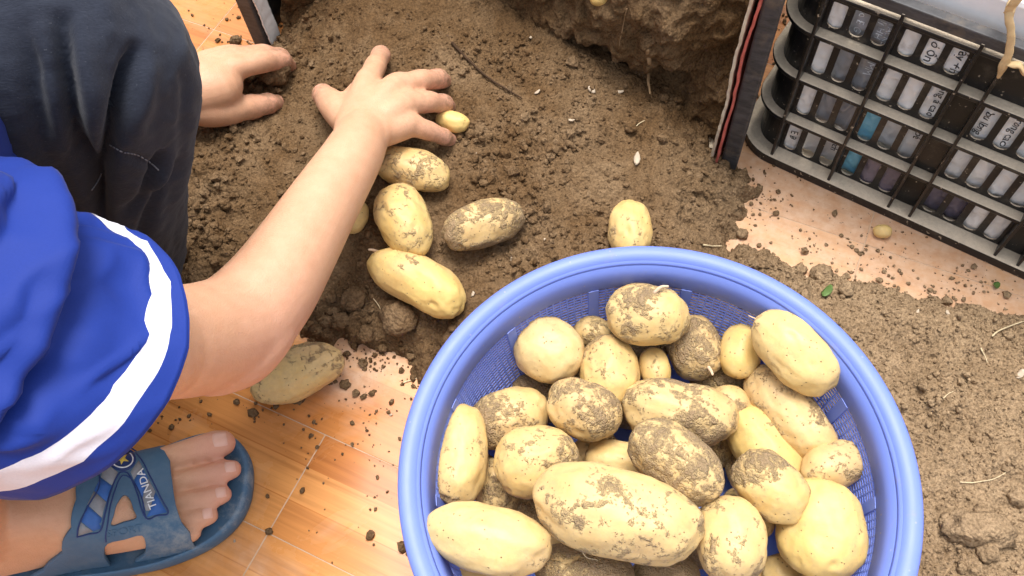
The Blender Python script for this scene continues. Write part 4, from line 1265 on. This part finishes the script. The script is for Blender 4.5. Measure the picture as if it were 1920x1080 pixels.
def foot_body():
    V, F = [], []
    ss = np.linspace(-0.004, 0.182, 40); n = 40
    sm = lambda a: np.convolve(np.pad(a, 3, 'edge'), np.ones(7) / 7, 'valid')
    W_, H_, C_ = sm(np.interp(ss, fs, fw_) * (1 - 0.12 * smst(ss, 0.165, 0.190))), sm(np.interp(ss, fs, fh) * (1 - 0.25 * smst(ss, 0.165, 0.190))), sm(np.interp(ss, fs, fc))
    for s, w_, h_, c_ in zip(ss, W_, H_, C_):
        for k in range(n):
            a = 2 * math.pi * k / n
            ct, sn = math.cos(a), math.sin(a)
            t = c_ + w_ * math.copysign(abs(ct)**0.85, ct)
            zc = SOLE + 0.016
            z = zc + (h_ - 0.016) * max(sn, 0)**0.9 + 0.016 * min(sn, 0)
            V.append(fworld(s, t, z)[0])
    for i in range(len(ss) - 1):
        for k in range(n): F.append((i * n + k, i * n + (k + 1) % n, (i + 1) * n + (k + 1) % n, (i + 1) * n + k))
    V.append(fworld(-0.006, 0, 0.05)[0]); V.append(fworld(0.184, -0.005, 0.035)[0])
    for k in range(n):
        F.append((len(V) - 2, (k + 1) % n, k)); F.append((len(V) - 1, (len(ss) - 1) * n + k, (len(ss) - 1) * n + (k + 1) % n))
    return np.array(V), F
parts.append(foot_body())
for s_, t_ in ((0.228, 0.016), (0.236, 0.0165), (0.222, -0.008), (0.210, -0.026), (0.196, -0.038)):      # ball of the foot under and between the toes
    parts.append(tube_vf(np.vstack([fworld(0.165, t_ * 0.9, SOLE + 0.012), fworld(s_ - 0.012, t_, SOLE + 0.007)]), [0.013, 0.0068], 12, 4))
TOES = [(0.2490, 0.0300, 0.0130, 0.150, 0.026), (0.2500, 0.0030, 0.0095, 0.160, 0.006), (0.2375, -0.0180, 0.0090, 0.155, -0.013), (0.2225, -0.0335, 0.0086, 0.150, -0.028), (0.2050, -0.0445, 0.0080, 0.145, -0.039)]
for s, t, r, s0, t0 in TOES:
    z1 = SOLE + r * 0.98
    sm_ = s0 + (s - s0) * 0.62
    parts.append(tube_vf(np.vstack([fworld(s0 + 0.006, t0, SOLE + 0.022), fworld(sm_, t0 + (t - t0) * 0.7, SOLE + r * 1.45 + 0.002), fworld(s - r * 1.4, t, z1 + 0.0015), fworld(s - r * 0.85, t, z1)]), [r * 1.05, r * 0.93, r * 1.08, r * 0.98], 16, 6))
KN_R = np.array([-0.425, 0.300, 0.275])
AN_R = fworld(0.046, 0.0, 0.10)[0]
HIP_R, HIP_L = np.array([-0.655, 0.315, 0.225]), np.array([-0.655, 0.455, 0.225])
parts.append(tube_vf([AN_R - (0, 0, 0.02), AN_R + (0, 0, 0.03), (AN_R + KN_R) / 2 + (-0.01, 0, 0.03), KN_R, (KN_R + HIP_R) / 2, HIP_R], [0.033, 0.036, 0.048, 0.052, 0.062, 0.075], 22, 6))
KN_L = U(146, 108, .360); AN_L = U(228, 470, .10)
parts.append(tube_vf([AN_L + (-0.08, 0.0, -0.045), AN_L + (-0.03, 0, 0.01), (AN_L + KN_L) / 2 + (-0.015, 0, 0), KN_L + (-0.02, 0, -0.02), (KN_L + HIP_L) / 2, HIP_L], [0.028, 0.030, 0.032, 0.034, 0.05, 0.075], 22, 6))
parts.append(tube_vf([AN_L + (-0.13, -0.01, -0.065), AN_L + (-0.09, 0, -0.062), AN_L + (-0.01, 0.01, -0.072)], [0.03, 0.034, 0.026], 16, 5))
# trunk, neck and head (the head is above and left of the frame)
parts.append(tube_vf([(-0.66, 0.385, 0.22), (-0.60, 0.388, 0.32), (-0.51, 0.392, 0.42), (-0.455, 0.395, 0.475)], [0.085, 0.080, 0.080, 0.060], 24, 6))
parts.append(tube_vf([(-0.415, 0.300, 0.395), (-0.455, 0.39, 0.425), SH_L + (0, 0, -0.012)], [0.038, 0.055, 0.042], 20, 6))
HD = np.array([-0.440, 0.405, 0.680])
parts.append(tube_vf([(-0.455, 0.395, 0.47), HD + (-0.012, 0, -0.06)], [0.055, 0.050], 18, 5))
parts.append(tube_vf([HD + (0.03, 0, -0.06), HD + (0.01, 0, 0.0), HD + (-0.01, 0, 0.045)], [0.052, 0.076, 0.074], 24, 6))
parts.append(tube_vf([HD + (0.075, 0, 0.018), HD + (0.094, 0, -0.016)], [0.007, 0.012], 10, 3))                    # nose
parts.append(tube_vf([HD + (0.060, -0.018, -0.055), HD + (0.068, 0.0, -0.056), HD + (0.060, 0.018, -0.055)], [0.006, 0.009, 0.006], 10, 3))   # lips
for sg in (-1, 1):
    parts.append(tube_vf([HD + (0.0, sg * 0.078, 0.018), HD + (-0.004, sg * 0.082, -0.018)], [0.013, 0.009], 10, 3))  # ears
bV, bF = join_vf(parts)
body_me = remesh(bV, bF, 0.0024, 8)
bc = co_get(body_me)
# creases on the foot, tendons on the hands
pk = np.zeros(len(bc)); gm = np.zeros(len(bc))
ft = (bc[:, 2] < 0.09) & (bc[:, 1] < 0.34)
loc = bc[:, :2] - FH
fss, ftt = loc @ FX, loc @ FY
pk += 0.45 * ft * smst(fss, 0.19, 0.24)
for nm in (hand_r, hand_l):
    for q in nm.values():
        for e in (q[-1], q[-2]):
            dd = np.linalg.norm(bc - U(*e[:3]), axis=1)
            gm = np.maximum(gm, 0.9 * np.exp(-(dd / 0.022)**2)); gm = np.maximum(gm, 0.34 * np.exp(-(dd / 0.065)**2)); pk = np.maximum(pk, 0.4 * np.exp(-(dd / 0.03)**2))
elb = U(466, 650, .17)
pk = np.maximum(pk, 0.35 * np.exp(-(np.linalg.norm(bc - elb, axis=1) / 0.06)**2))
for nme, arr in (('pink', pk), ('grime', gm)):
    body_me.attributes.new(nme, 'FLOAT', 'POINT').data.foreach_set('value', arr.astype(np.float32))
person = tag(empty('person', (-0.56, 0.36, 0.0)), 'person in blue shirt and dark jeans squatting to dig potatoes with both hands', 'person')
def under(o):
    o.parent = person
    o.matrix_parent_inverse = Matrix.Translation(-Vector(person.location))
    return o
body = under(link('body', body_me, M['skin']))
# toenails
body_bvh = BVHTree.FromPolygons([Vector(c) for c in bc.tolist()], [tuple(p.vertices) for p in body_me.polygons])
for s, t, r, s0, t0 in TOES[:4]:
    nl, nw = r * 1.0, r * 0.68
    n = 9; V, F = [], []
    for i in range(n):
        for j in range(n):
            a, b = i / (n - 1) * 2 - 1, j / (n - 1) * 2 - 1
            rr = (a**4 + b**4)**0.25 / max(math.hypot(a, b), 1e-6) if (a or b) else 1
            a2, b2 = a * (1 - 0.12 * b * b), b * (1 - 0.12 * a * a)
            p = fworld(s - r * 0.72 + a2 * nl * 0.55, t + b2 * nw, 0.1)[0]
            h = body_bvh.ray_cast(Vector(p), Vector((0, 0, -1)))
            z = h[0].z if h[0] is not None and h[0].z > 0.02 else SOLE + r
            V.append((p[0], p[1], z + 0.0006 * (1 - 0.6 * max(abs(a), abs(b))**4) - (0.0012 if max(abs(a), abs(b)) > 0.99 else 0)))
    for i in range(n - 1):
        for j in range(n - 1): F.append((i * n + j, (i + 1) * n + j, (i + 1) * n + j + 1, i * n + j + 1))
    under(link('toenail', pydata('toenail', V, F), M['nail']))
# hair cap
hv, hf = tube_vf([HD + (-0.02, 0, 0.0), HD + (-0.018, 0, 0.035), HD + (-0.005, 0, 0.065)], [0.092, 0.093, 0.074], 30, 8)
hv = hv + 0.006 * np.c_[noise3(hv * 60), noise3(hv * 60 + 5), noise3(hv * 60 + 9)]
under(link('hair', pydata('hair', hv, hf), M['hair']))

# trousers
tp = []
tp.append(tube_vf([AN_L + (0, 0, 0.0), (AN_L * 0.62 + KN_L * 0.38) + (0.004, 0, 0), (AN_L * 0.25 + KN_L * 0.75) + (0.012, 0, 0), KN_L, (KN_L + HIP_L) / 2 + (0, 0, 0.01), HIP_L], [0.060, 0.062, 0.066, 0.071, 0.082, 0.105], 28, 7))
tp.append(tube_vf([AN_R + (0, 0, 0.085), (AN_R + KN_R) / 2 + (-0.01, 0, 0.06), KN_R, (KN_R + HIP_R) / 2, HIP_R], [0.055, 0.058, 0.066, 0.078, 0.10], 28, 7))
tp.append(tube_vf([(-0.66, 0.385, 0.19), (-0.63, 0.385, 0.28)], [0.125, 0.125], 28, 6))
tv, tf = join_vf(tp)
tr_me = remesh(tv, tf, 0.0036, 6)
tc, tn = co_get(tr_me), no_get(tr_me)
# folds hang from the knee: coordinates along and across the shin
cc_ = (tc - CAM) @ RW
tpx = np.c_[960 + FPX * cc_[:, 0] / cc_[:, 2], 540 + FPX * cc_[:, 1] / cc_[:, 2]]
facing = np.clip(-((tc - CAM) / np.linalg.norm(tc - CAM, axis=1)[:, None] * tn).sum(1) * 2.5, 0, 1) * (cc_[:, 2] > 0.1)
def along(path):
    """distance in photo pixels to a drawn line, and how far along it (0 to 1)"""
    P = np.array(path, float); d = np.full(len(tpx), 1e9); u = np.zeros(len(tpx))
    for k in range(len(P) - 1):
        e = P[k + 1] - P[k]; t = np.clip(((tpx - P[k]) @ e) / (e @ e), 0, 1)
        q = np.hypot(*(tpx - P[k] - t[:, None] * e).T)
        u = np.where(q < d, (k + t) / (len(P) - 1), u); d = np.minimum(d, q)
    return d, u
fold = 0.0035 * fbm(tc * np.array([18, 18, 9]) + 3, 3) + 0.0010 * fbm(tc * 90, 2)
for path, wpx, dep in (([(116, 40), (122, 130), (138, 230), (165, 330), (190, 420)], 17, -0.020), ([(256, 92), (240, 140), (222, 200), (208, 262), (190, 340), (186, 420)], 13, -0.024), ([(150, 60), (170, 160), (180, 250)], 26, 0.009),
                       ([(280, 100), (272, 180), (250, 260)], 22, 0.008), ([(306, 292), (284, 330), (264, 372)], 9, -0.013), ([(345, 300), (310, 350), (280, 400), (262, 450)], 11, -0.012), ([(325, 300), (295, 350), (268, 410)], 14, 0.006),
                       ([(212, 282), (250, 294), (300, 318)], 7, -0.004), ([(40, 60), (60, 180), (90, 300)], 22, -0.012), ([(345, 110), (352, 200), (340, 300), (318, 400)], 10, -0.004), ([(230, 400), (270, 380), (300, 350)], 10, -0.008)):
    d_, u_ = along(path)
    fold += dep * np.exp(-(d_ / wpx)**2) * np.sin(np.pi * np.clip(u_ * 0.9 + 0.05, 0, 1))**0.6 * facing
co_set(tr_me, tc + tn * fold[:, None])
trous = under(link('trousers', tr_me, M['denim']))
tb = BVHTree.FromPolygons([Vector(c) for c in co_get(tr_me).tolist()], [tuple(p.vertices) for p in tr_me.polygons])
def on_mesh(bv, px, py, lift):
    d = RW @ np.array([px - 960.0, py - 540.0, FPX]); d /= np.linalg.norm(d)
    h = bv.ray_cast(Vector(CAM), Vector(d))
    return np.array(h[0]) + np.array(h[1]) * lift if h[0] is not None else None
for path in ([(207, 272), (232, 285), (258, 290), (285, 307), (299, 320)], [(190, 325), (181, 342), (170, 358)]):
    pts = catmull(np.array(path, float), 8)
    bits = []
    for a, b in zip(pts[::2], pts[1::2]):
        A, B_ = on_mesh(tb, *a, 0.0004), on_mesh(tb, *b, 0.0004)
        if A is None or B_ is None: continue
        bits.append(tube_vf([A, A + (B_ - A) * 0.85], [0.0006, 0.0006], 6, 2))
    if bits:
        o = under(link('stitching', pydata('stitching', *join_vf(bits)), M['thread']))

# shirt: loose short sleeve with a white band, and the trunk
CH_ = U(104, 664, .325)
_vw = (CH_ - CAM) / np.linalg.norm(CH_ - CAM)
_m3 = RW @ np.array([0.90, 0.44, 0.0]); _m3 -= _m3.dot(_vw) * _vw; _m3 /= np.linalg.norm(_m3)
axd = 0.72 * _vw + 0.694 * _m3
e1 = RW @ np.array([0.44, -0.90, 0.0]); e1 -= e1.dot(axd) * axd; e1 /= np.linalg.norm(e1)
e2 = np.cross(axd, e1)
SR = pxr(CH_, 268)
NS, rows_l = 120, np.r_[np.linspace(0, 0.025, 7), np.linspace(0.0255, 0.058, 9), np.linspace(0.0585, 0.25, 60)]
SHC = SH_R + np.array([-0.012, 0.045, -0.005])
V, F, MI = [], [], []
th = np.linspace(0, 2 * math.pi, NS, endpoint=False)
for l in rows_l:
    t = l / 0.25
    wth = 1.0 - 0.38 * np.cos(th) * (1 - smst(np.array([l]), 0.05, 0.16)[0])       # band runs wider along the lower side
    c = CH_ * (1 - t) + SHC * t - axd * 0.0
    r1 = SR * (1 + 0.10 * t); r2 = SR * (1 + 0.06 * t)
    p = c - (wth - 1)[:, None] * l * axd + r1 * np.cos(th)[:, None] * e1 + r2 * np.sin(th)[:, None] * e2
    nrm = np.cos(th)[:, None] * e1 + np.sin(th)[:, None] * e2
    cyl = np.c_[np.cos(th) * 1.1, np.sin(th) * 1.1, np.full(NS, l * 12)]
    dsp = 0.0055 * fbm(cyl * np.array([1.6, 1.6, 0.8]) + 4.2, 3) + 0.004 * fbm(cyl * np.array([3.0, 3.0, 0.5]) + 1.2, 2) * smst(np.array([l]), 0.0, 0.06)[0]
    cr = 1 - np.abs(noise3(np.c_[np.cos(th) * 2.2 + l * 9, np.sin(th) * 2.2, np.full(NS, l * 16)] + 7.7)) * 2.2
    dsp += 0.0045 * np.clip(cr, 0, 1)**3
    # a pulled ridge and the drape line that runs across the top of the sleeve
    u_ = l - 0.118 - 0.03 * np.sin(th * 1.0 + 0.6)
    dsp += 0.010 * np.exp(-(u_ / 0.012)**2) - 0.010 * np.exp(-((u_ + 0.024) / 0.013)**2)
    u3 = l - 0.185 + 0.05 * np.sin(th + 1.8)
    dsp += 0.006 * np.exp(-(u3 / 0.016)**2) - 0.006 * np.exp(-((u3 - 0.026) / 0.012)**2)
    V.append(p + nrm * (dsp * (0.25 + 0.75 * smst(np.array([l]), 0.0, 0.09)[0]))[:, None])
V = np.vstack(V)
for i in range(len(rows_l) - 1):
    mid = (rows_l[i] + rows_l[i + 1]) / 2
    for k in range(NS):
        F.append((i * NS + k, i * NS + (k + 1) % NS, (i + 1) * NS + (k + 1) % NS, (i + 1) * NS + k))
        MI.append(1 if 0.0252 < mid < 0.0582 else 0)
trk = [(-0.665, 0.385, 0.17), (-0.62, 0.387, 0.28), (-0.485, 0.405, 0.395), (-0.440, 0.405, 0.455), (-0.43, 0.400, 0.515)]
sv, sf = tube_vf(trk, [0.150, 0.152, 0.172, 0.152, 0.090], 48, 12, 0.82, ref=(0.6, 0, 0.8))
sv = sv + 0.008 * fbm(sv * 14, 3)[:, None] * np.array([1, 0.3, 1]) 
lv, lf = tube_vf([(-0.445, 0.50, 0.445), (-0.462, 0.61, 0.405), (-0.466, 0.68, 0.335)], [0.088, 0.080, 0.080], 36, 8)
yv, yf = tube_vf([SHC + (0.0, -0.005, 0.0), (-0.425, 0.335, 0.435), (-0.45, 0.40, 0.44)], [0.100, 0.112, 0.120], 40, 8)
k2 = len(V); V0 = V; V = np.vstack([V, yv]); F += [tuple(i + k2 for i in q) for q in yf]; MI += [0] * len(yf)
k0 = len(V); F += [tuple(i + k0 for i in q) for q in sf]; MI += [0] * len(sf)
k1 = k0 + len(sv); F += [tuple(i + k1 for i in q) for q in lf]; MI += [0] * len(lf)
sh_me = pydata('shirt', np.vstack([V, sv, lv]), F)
sh_me.materials.append(M['blue']); sh_me.materials.append(M['white'])
sh_me.polygons.foreach_set('material_index', MI)
bm = bmesh.new(); bm.from_mesh(sh_me); bmesh.ops.recalc_face_normals(bm, faces=bm.faces); bm.to_mesh(sh_me); bm.free()
shirt = under(link('shirt', sh_me))
m = shirt.modifiers.new('s', 'SOLIDIFY'); m.thickness = 0.0016; m.offset = -1
for row in (3, 4):
    sv_ = V[row * NS:(row + 1) * NS]
    nn_ = sv_ - sv_.mean(0); nn_ /= np.linalg.norm(nn_, axis=1)[:, None]
    bits = [tube_vf([sv_[k] + nn_[k] * 0.0003, (sv_[k] * 0.4 + sv_[(k + 1) % NS] * 0.6) + nn_[k] * 0.0003], [0.0005, 0.0005], 5, 1) for k in range(NS)]
    link('stitching', pydata('stitching', *join_vf(bits)), M['blue'], shirt)
# hem stitching rolled edge
hem = V[:NS]
hv, hf = tube_vf(np.vstack([hem, hem[:1]]), [0.0013] * (NS + 1), 6, 1, cap=False)
o = link('sleeve_hem', pydata('sleeve_hem', hv, hf), M['blue'], shirt)

# ------------------------------------------------------------------ sandal
sand = tag(empty('sandal', tuple(fworld(0.12, 0, 0.0)[0])), 'blue rubber slide sandal on the right foot', 'sandal')
def usand(o, parent=None):
    if parent is None:
        o.parent = sand; o.matrix_parent_inverse = Matrix.Translation(-Vector(sand.location))
    else:
        o.parent = parent; o.matrix_parent_inverse = parent.matrix_world.inverted()
    return o
def worn(me, val, fn=None):
    c = co_get(me)
    a = np.full(len(c), val) if fn is None else fn(c)
    me.attributes.new('worn', 'FLOAT', 'POINT').data.foreach_set('value', a.astype(np.float32))
so = smooth_poly([(-0.016, 0.0), (-0.006, 0.026), (0.03, 0.038), (0.08, 0.038), (0.13, 0.044), (0.175, 0.052), (0.215, 0.054), (0.240, 0.046), (0.2535, 0.024), (0.2555, 0.002), (0.248, -0.025), (0.232, -0.044), (0.205, -0.056), (0.165, -0.060), (0.12, -0.055), (0.07, -0.045), (0.03, -0.040), (-0.006, -0.026)], 6)
cent = so.mean(0)
bm = bmesh.new(); rings = []
for sc_, z in ((0.965, 0.0005), (0.99, 0.003), (1.0, 0.010), (0.995, 0.0175), (0.978, 0.0205), (0.955, 0.0215), (0.93, 0.0195), (0.6, 0.0195), (0.3, 0.0195)):
    q = cent + (so - cent) * sc_
    rings.append([bm.verts.new(p) for p in fworld(q[:, 0], q[:, 1], np.full(len(q), z))])
n = len(so)
for a, b in zip(rings, rings[1:]):
    for k in range(n): bm.faces.new((a[k], a[(k + 1) % n], b[(k + 1) % n], b[k]))
bm.faces.new(rings[0][::-1]); bm.faces.new(rings[-1])
o = from_bm('sole', bm, M['rubber'])
worn(o.data, 0, lambda c: 0.35 + 0.6 * smst(((c[:, :2] - FH) @ FX), 0.17, 0.25)); usand(o)

EDGE = 0.0065
def dome(s, t, lift=0.0035):
    w_, h_, c_ = foot_dim(s)
    q = np.clip(np.abs(t - c_) / (w_ + EDGE), 0, 1)
    return SOLE - 0.006 + (h_ + 0.006 + lift) * (1 - q**2.6)**0.5
def px_st(px, py):
    z = 0.06
    for _ in range(12):
        p = U(px, py, z)
        l_ = p[:2] - FH
        s, t = float(l_ @ FX), float(l_ @ FY)
        z = 0.5 * z + 0.5 * float(dome(np.array(s), np.array(t)))
    return s, t
zp = lambda x, y: px_st(x / 3.6, 780 + y / 3.6)
def clampst(p):
    w_, h_, c_ = foot_dim(p[0])
    return (p[0], float(np.clip(p[1], c_ - w_ - EDGE * 0.99, c_ + w_ + EDGE * 0.99)))
def surf(name, outer, holes, lift, th, mat, parent=None, step=0.004, wr=None):
    v, f = cdt_mesh(outer, holes, step)
    z = dome(v[:, 0], v[:, 1], 0.0035 + lift)
    me = pydata(name, fworld(v[:, 0], v[:, 1], z), f)
    bm = bmesh.new(); bm.from_mesh(me)
    bmesh.ops.recalc_face_normals(bm, faces=bm.faces)
    if sum(q.normal.z for q in bm.faces) < 0: bmesh.ops.reverse_faces(bm, faces=bm.faces)
    bm.to_mesh(me); bm.free()
    o = link(name, me, mat)
    if wr is not None: worn(me, 0, wr)
    m = o.modifiers.new('s', 'SOLIDIFY'); m.thickness = th; m.offset = -1
    if th > 0.002:
        m = o.modifiers.new('b', 'BEVEL'); m.width = 0.0007; m.segments = 2; m.limit_method = 'ANGLE'; m.angle_limit = 0.9
    return usand(o, parent)
front = [zp(*q) for q in ((1150, 150), (1150, 300), (1165, 450), (1188, 600), (1228, 720), (1285, 795))]
back = [zp(*q) for q in ((370, 1080), (420, 930), (480, 760), (513, 560), (515, 430))]
sA, sB = front[0][0], front[-1][0]
s_back0 = back[0][0]; s_back1 = back[-1][0]
near = [(s, float(foot_dim(s)[2] - foot_dim(s)[0] - EDGE * 0.985)) for s in np.linspace(sB - 0.004, s_back0 - 0.022, 14)]
far = [(s, float(foot_dim(s)[2] + foot_dim(s)[0] + EDGE * 0.985)) for s in np.linspace(s_back1 - 0.008, sA - 0.002, 12)]
outer = [clampst(p) for p in front] + near + [clampst(p) for p in back] + far
h1 = smooth_poly([zp(*q) for q in ((840, 528), (878, 560), (900, 630), (920, 690), (835, 718), (752, 744), (770, 670), (792, 590))], 3)
h2 = smooth_poly([zp(*q) for q in ((728, 866), (840, 838), (958, 810), (985, 885), (1008, 965), (860, 1015), (698, 1064), (705, 960))], 3)
strap = surf('strap', outer, [h1, h2], 0.0, 0.0040, M['rubber'], None, 0.0035, lambda c: 0.10 + 0.75 * smst(-((c[:, :2] - FH) @ FY), 0.015, 0.04) * smst(((c[:, :2] - FH) @ FX), 0.14, 0.19))
bpy.context.view_layer.update()
zpp = lambda L: [zp(*q) for q in L]
# raised A-shaped frame lines of the strap
def ridge(L, r=0.0007, closed=False, mat='navy', name='groove_line', lift=0.0002):
    pts = catmull(np.array(zpp(L)), 5)
    z = dome(pts[:, 0], pts[:, 1], 0.0035 + lift)
    v, f = tube_vf(fworld(pts[:, 0], pts[:, 1], z), [r] * len(pts), 6, 1)
    usand(link(name, pydata(name, v, f), M[mat]), strap)
ridge([(522, 818), (600, 600), (672, 410), (735, 270), (800, 215), (880, 212), (940, 275), (1010, 400), (1090, 560), (1136, 655), (1060, 672), (985, 688), (930, 530), (872, 395), (820, 378), (790, 410), (745, 520), (715, 640), (682, 770), (600, 798), (522, 818)])
ridge([(985, 690), (960, 560), (900, 440), (840, 400), (800, 440), (752, 580), (728, 720), (715, 850)], 0.0006)
G_, Bl = 'inlay_grey', 'inlay_blue'
for L, mm in (([(720, 322), (798, 380), (757, 468), (682, 413)], G_), ([(680, 417), (755, 472), (720, 578), (637, 503)], Bl), ([(635, 508), (718, 583), (690, 688), (592, 598)], G_), ([(590, 602), (688, 692), (678, 763), (632, 778), (551, 714)], Bl), ([(548, 718), (628, 781), (527, 813)], G_),
              ([(938, 300), (962, 345), (905, 430), (882, 378)], G_), ([(964, 350), (1000, 420), (960, 560), (907, 435)], Bl), ([(1002, 424), (1050, 512), (1010, 640), (985, 640), (962, 562)], G_), ([(1052, 516), (1128, 650), (990, 682), (1012, 642)], Bl)):
    surf('stripe', zpp(L), [], 0.0004, 0.0006, M[mm], strap, 0.005)
def disc(cx, cy, r0, r1, n=36):
    return [zp(cx + r0 * math.cos(t), cy + r1 * math.sin(t)) for t in np.linspace(0, 2 * math.pi, n, endpoint=False)]
surf('emblem', disc(827, 291, 92, 80), [], 0.0004, 0.0008, M['navy'], strap, 0.003)
surf('emblem_ring', disc(827, 291, 77, 60), [disc(827, 291, 69, 53)], 0.0009, 0.0006, M['print_white'], strap, 0.003)
star = []
for k in range(10):
    r = 1.0 if k % 2 == 0 else 0.42
    t = math.pi / 2 + k * math.pi / 5 + 0.12
    star.append(zp(827 + 48 * r * math.cos(t), 289 + 40 * r * math.sin(t)))
surf('star', star, [], 0.0010, 0.0006, M['yellow'], strap, 0.003)
def strap_text(s, c0, c1, hgt, lift, mat, name='lettering'):
    """text centred on the line from photo point c0 to c1 (zoomed pixels), letters upright to its left"""
    tm = text_mesh(s, 1.0)
    c = co_get(tm)
    wd = c[:, 0].max() - c[:, 0].min(); ht = c[:, 1].max() - c[:, 1].min()
    a, b = np.array(c0, float), np.array(c1, float)
    e = b - a; nn = np.array([e[1], -e[0]]) / np.linalg.norm(e)
    k = (c[:, 0] - c[:, 0].min()) / wd; h = (c[:, 1] - c[:, 1].min()) / ht - 0.5
    q = np.array([zp(*(a + e * kk + nn * hh * hgt)) for kk, hh in zip(k, h)])
    co_set(tm, fworld(q[:, 0], q[:, 1], dome(q[:, 0], q[:, 1], 0.0035 + lift)))
    o = link(name, tm, M[mat], None, False)
    m = o.modifiers.new('s', 'SOLIDIFY'); m.thickness = 0.0006; m.offset = 0
    usand(o, strap)
strap_text('TIANDA', (1040, 628), (945, 362), 52, 0.0013, 'print_white')
strap_text('SPORT', (722, 800), (962, 752), 48, 0.0003, 'rubber')

# ------------------------------------------------------------------ roots, straws, shell bits
def strand(name, px, label, cat, mat, r, lift=0.0015, taper=0.5, flat=1.0):
    P = catmull(np.array(px, float), 4)
    pts = np.array([hit_px(*q) for q in P])
    pts[:, 2] += lift + r
    rr = np.linspace(r, r * taper, len(pts))
    pts = pts + 0.0008 * np.c_[noise3(pts * 90), noise3(pts * 90 + 5), np.zeros(len(pts))]
    o = link(name, pydata(name, *tube_vf(pts, rr, 7, 1, flat)), M[mat])
    return tag(o, label, cat)
strand('root', [(848, 84), (880, 118), (912, 146), (945, 168), (978, 188)], 'long dark root curving across the soil beyond the fingers', 'root', 'darkroot', 0.0017)
strand('root', [(1175, 20), (1166, 60), (1160, 95)], 'thin root hanging down the soil wall', 'root', 'root', 0.0008)
strand('root', [(1212, 110), (1216, 140), (1214, 165), (1218, 190)], 'thick pale root dangling at the foot of the soil wall', 'root', 'root', 0.0030, 0.010, 0.35)
strand('straw', [(1192, 240), (1200, 232), (1208, 228)], 'short straw in the soil right of the pale shell bits', 'straw', 'straw', 0.0006)
strand('straw', [(1858, 632), (1870, 622), (1890, 614), (1920, 604)], 'long pale straw bent over the dry soil at right', 'straw', 'straw', 0.0009, 0.002)
strand('straw', [(1838, 655), (1844, 668), (1850, 682)], 'short pale straw below the long bent one', 'straw', 'straw', 0.0007)
strand('straw', [(1800, 906), (1840, 904), (1868, 896), (1890, 884)], 'thin curved straw on the dry soil above the clods', 'straw', 'straw', 0.0005)
strand('straw', [(1768, 748), (1776, 740), (1786, 735)], 'thin pale rootlet in the middle of the dry soil', 'straw', 'straw', 0.0005)
strand('straw', [(758, 718), (770, 714), (782, 710)], 'pale straw on the floor against the left basket rim', 'straw', 'straw', 0.0009, 0.0)
strand('straw', [(328, 420), (350, 413), (372, 408)], 'dark twig sticking out from under the trouser leg', 'twig', 'darkroot', 0.0014, 0.003)
strand('straw', [(1318, 462), (1340, 464), (1352, 463)], 'pale straw on the soil just behind the basket', 'straw', 'straw', 0.0009)
strand('straw', [(700, 560), (712, 575), (716, 590)], 'rootlet between the two clods under the kidney-shaped potato', 'straw', 'straw', 0.0005)
# root and thread on the front potatoes
def fibre(pts, r, label, mat='straw'):
    P = np.array([U(*q) for q in pts])
    tag(link('rootlet', pydata('rootlet', *tube_vf(P, np.linspace(r, r * .5, len(P)), 7, 5)), M[mat]), label, 'rootlet')
fibre([(1090, 1030, .122), (1100, 1045, .118), (1120, 1050, .116)], 0.0006, 'fine rootlet curling under the biggest potato')
fibre([(1200, 1050, .110), (1235, 1058, .112), (1265, 1066, .112)], 0.0012, 'stiff brown rootlet sticking out right under the biggest potato', 'root')
def shell(px, py, spx, label, seed, mat='shell', cat='shell'):
    p = hit_px(px, py); r = pxr(p, spx) / 2 * 0.85
    bm = bmesh.new(); bmesh.ops.create_icosphere(bm, subdivisions=2, radius=1.0)
    v = np.array([q.co[:] for q in bm.verts])
    v = v * (1 + 0.35 * fbm(v * 1.5 + seed * 3.1, 2))[:, None] * np.array([1.3, 0.75, 0.35 if cat == 'shell' else 0.10]) * r
    v[:, 2] += 0.25 * v[:, 0]**2 / r
    for q, c in zip(bm.verts, v): q.co = c
    o = from_bm('shell_fragment' if cat == 'shell' else 'leaf_scrap', bm, M[mat])
    o.location = (p[0], p[1], p[2] + r * 0.35)
    o.rotation_euler = (0.3, 0.4, random.uniform(0, 6))
    tag(o, label, cat)
for i, a in enumerate([(1109, 170, 15, 'pale upright shell bit in soil below the soil wall'), (1163, 174, 15, 'pale slanted shell bit nearest the dangling root'), (1008, 174, 12, 'white shell bit at the end of the long dark root'), (1194, 300, 22, 'largest white shell bit, in the loose soil behind the basket'),
                       (1072, 227, 13, 'pinkish shell bit in the middle of the soil'), (995, 72, 9, 'small shell bit high on the soil slope'), (893, 292, 8, 'tiny pink shell bit right of the little finger'), (1023, 452, 9, 'tiny shell bit just above the basket rim'), (960, 488, 9, 'pale chip right of the kidney-shaped potato'),
                       (887, 552, 10, 'pale chip between kidney-shaped potato and basket'), (1776, 587, 10, 'pale chip on dry soil near the crate'), (1720, 585, 9, 'small pale chip left of the other chip near the crate'), (1912, 703, 20, 'torn pale flake at the right edge of the dry soil'), (733, 778, 8, 'pale chip on the floor left of the basket'), (440, 1015, 7, 'tiny pale chip on the floor beside the sandal')]):
    shell(a[0], a[1], a[2], a[3], i + 1)
shell(1550, 548, 24, 'small green leaf scrap behind the basket rim', 31, 'leaf', 'leaf')
shell(1866, 537, 20, 'small green leaf scrap on the floor near the black crate', 33, 'leaf', 'leaf')
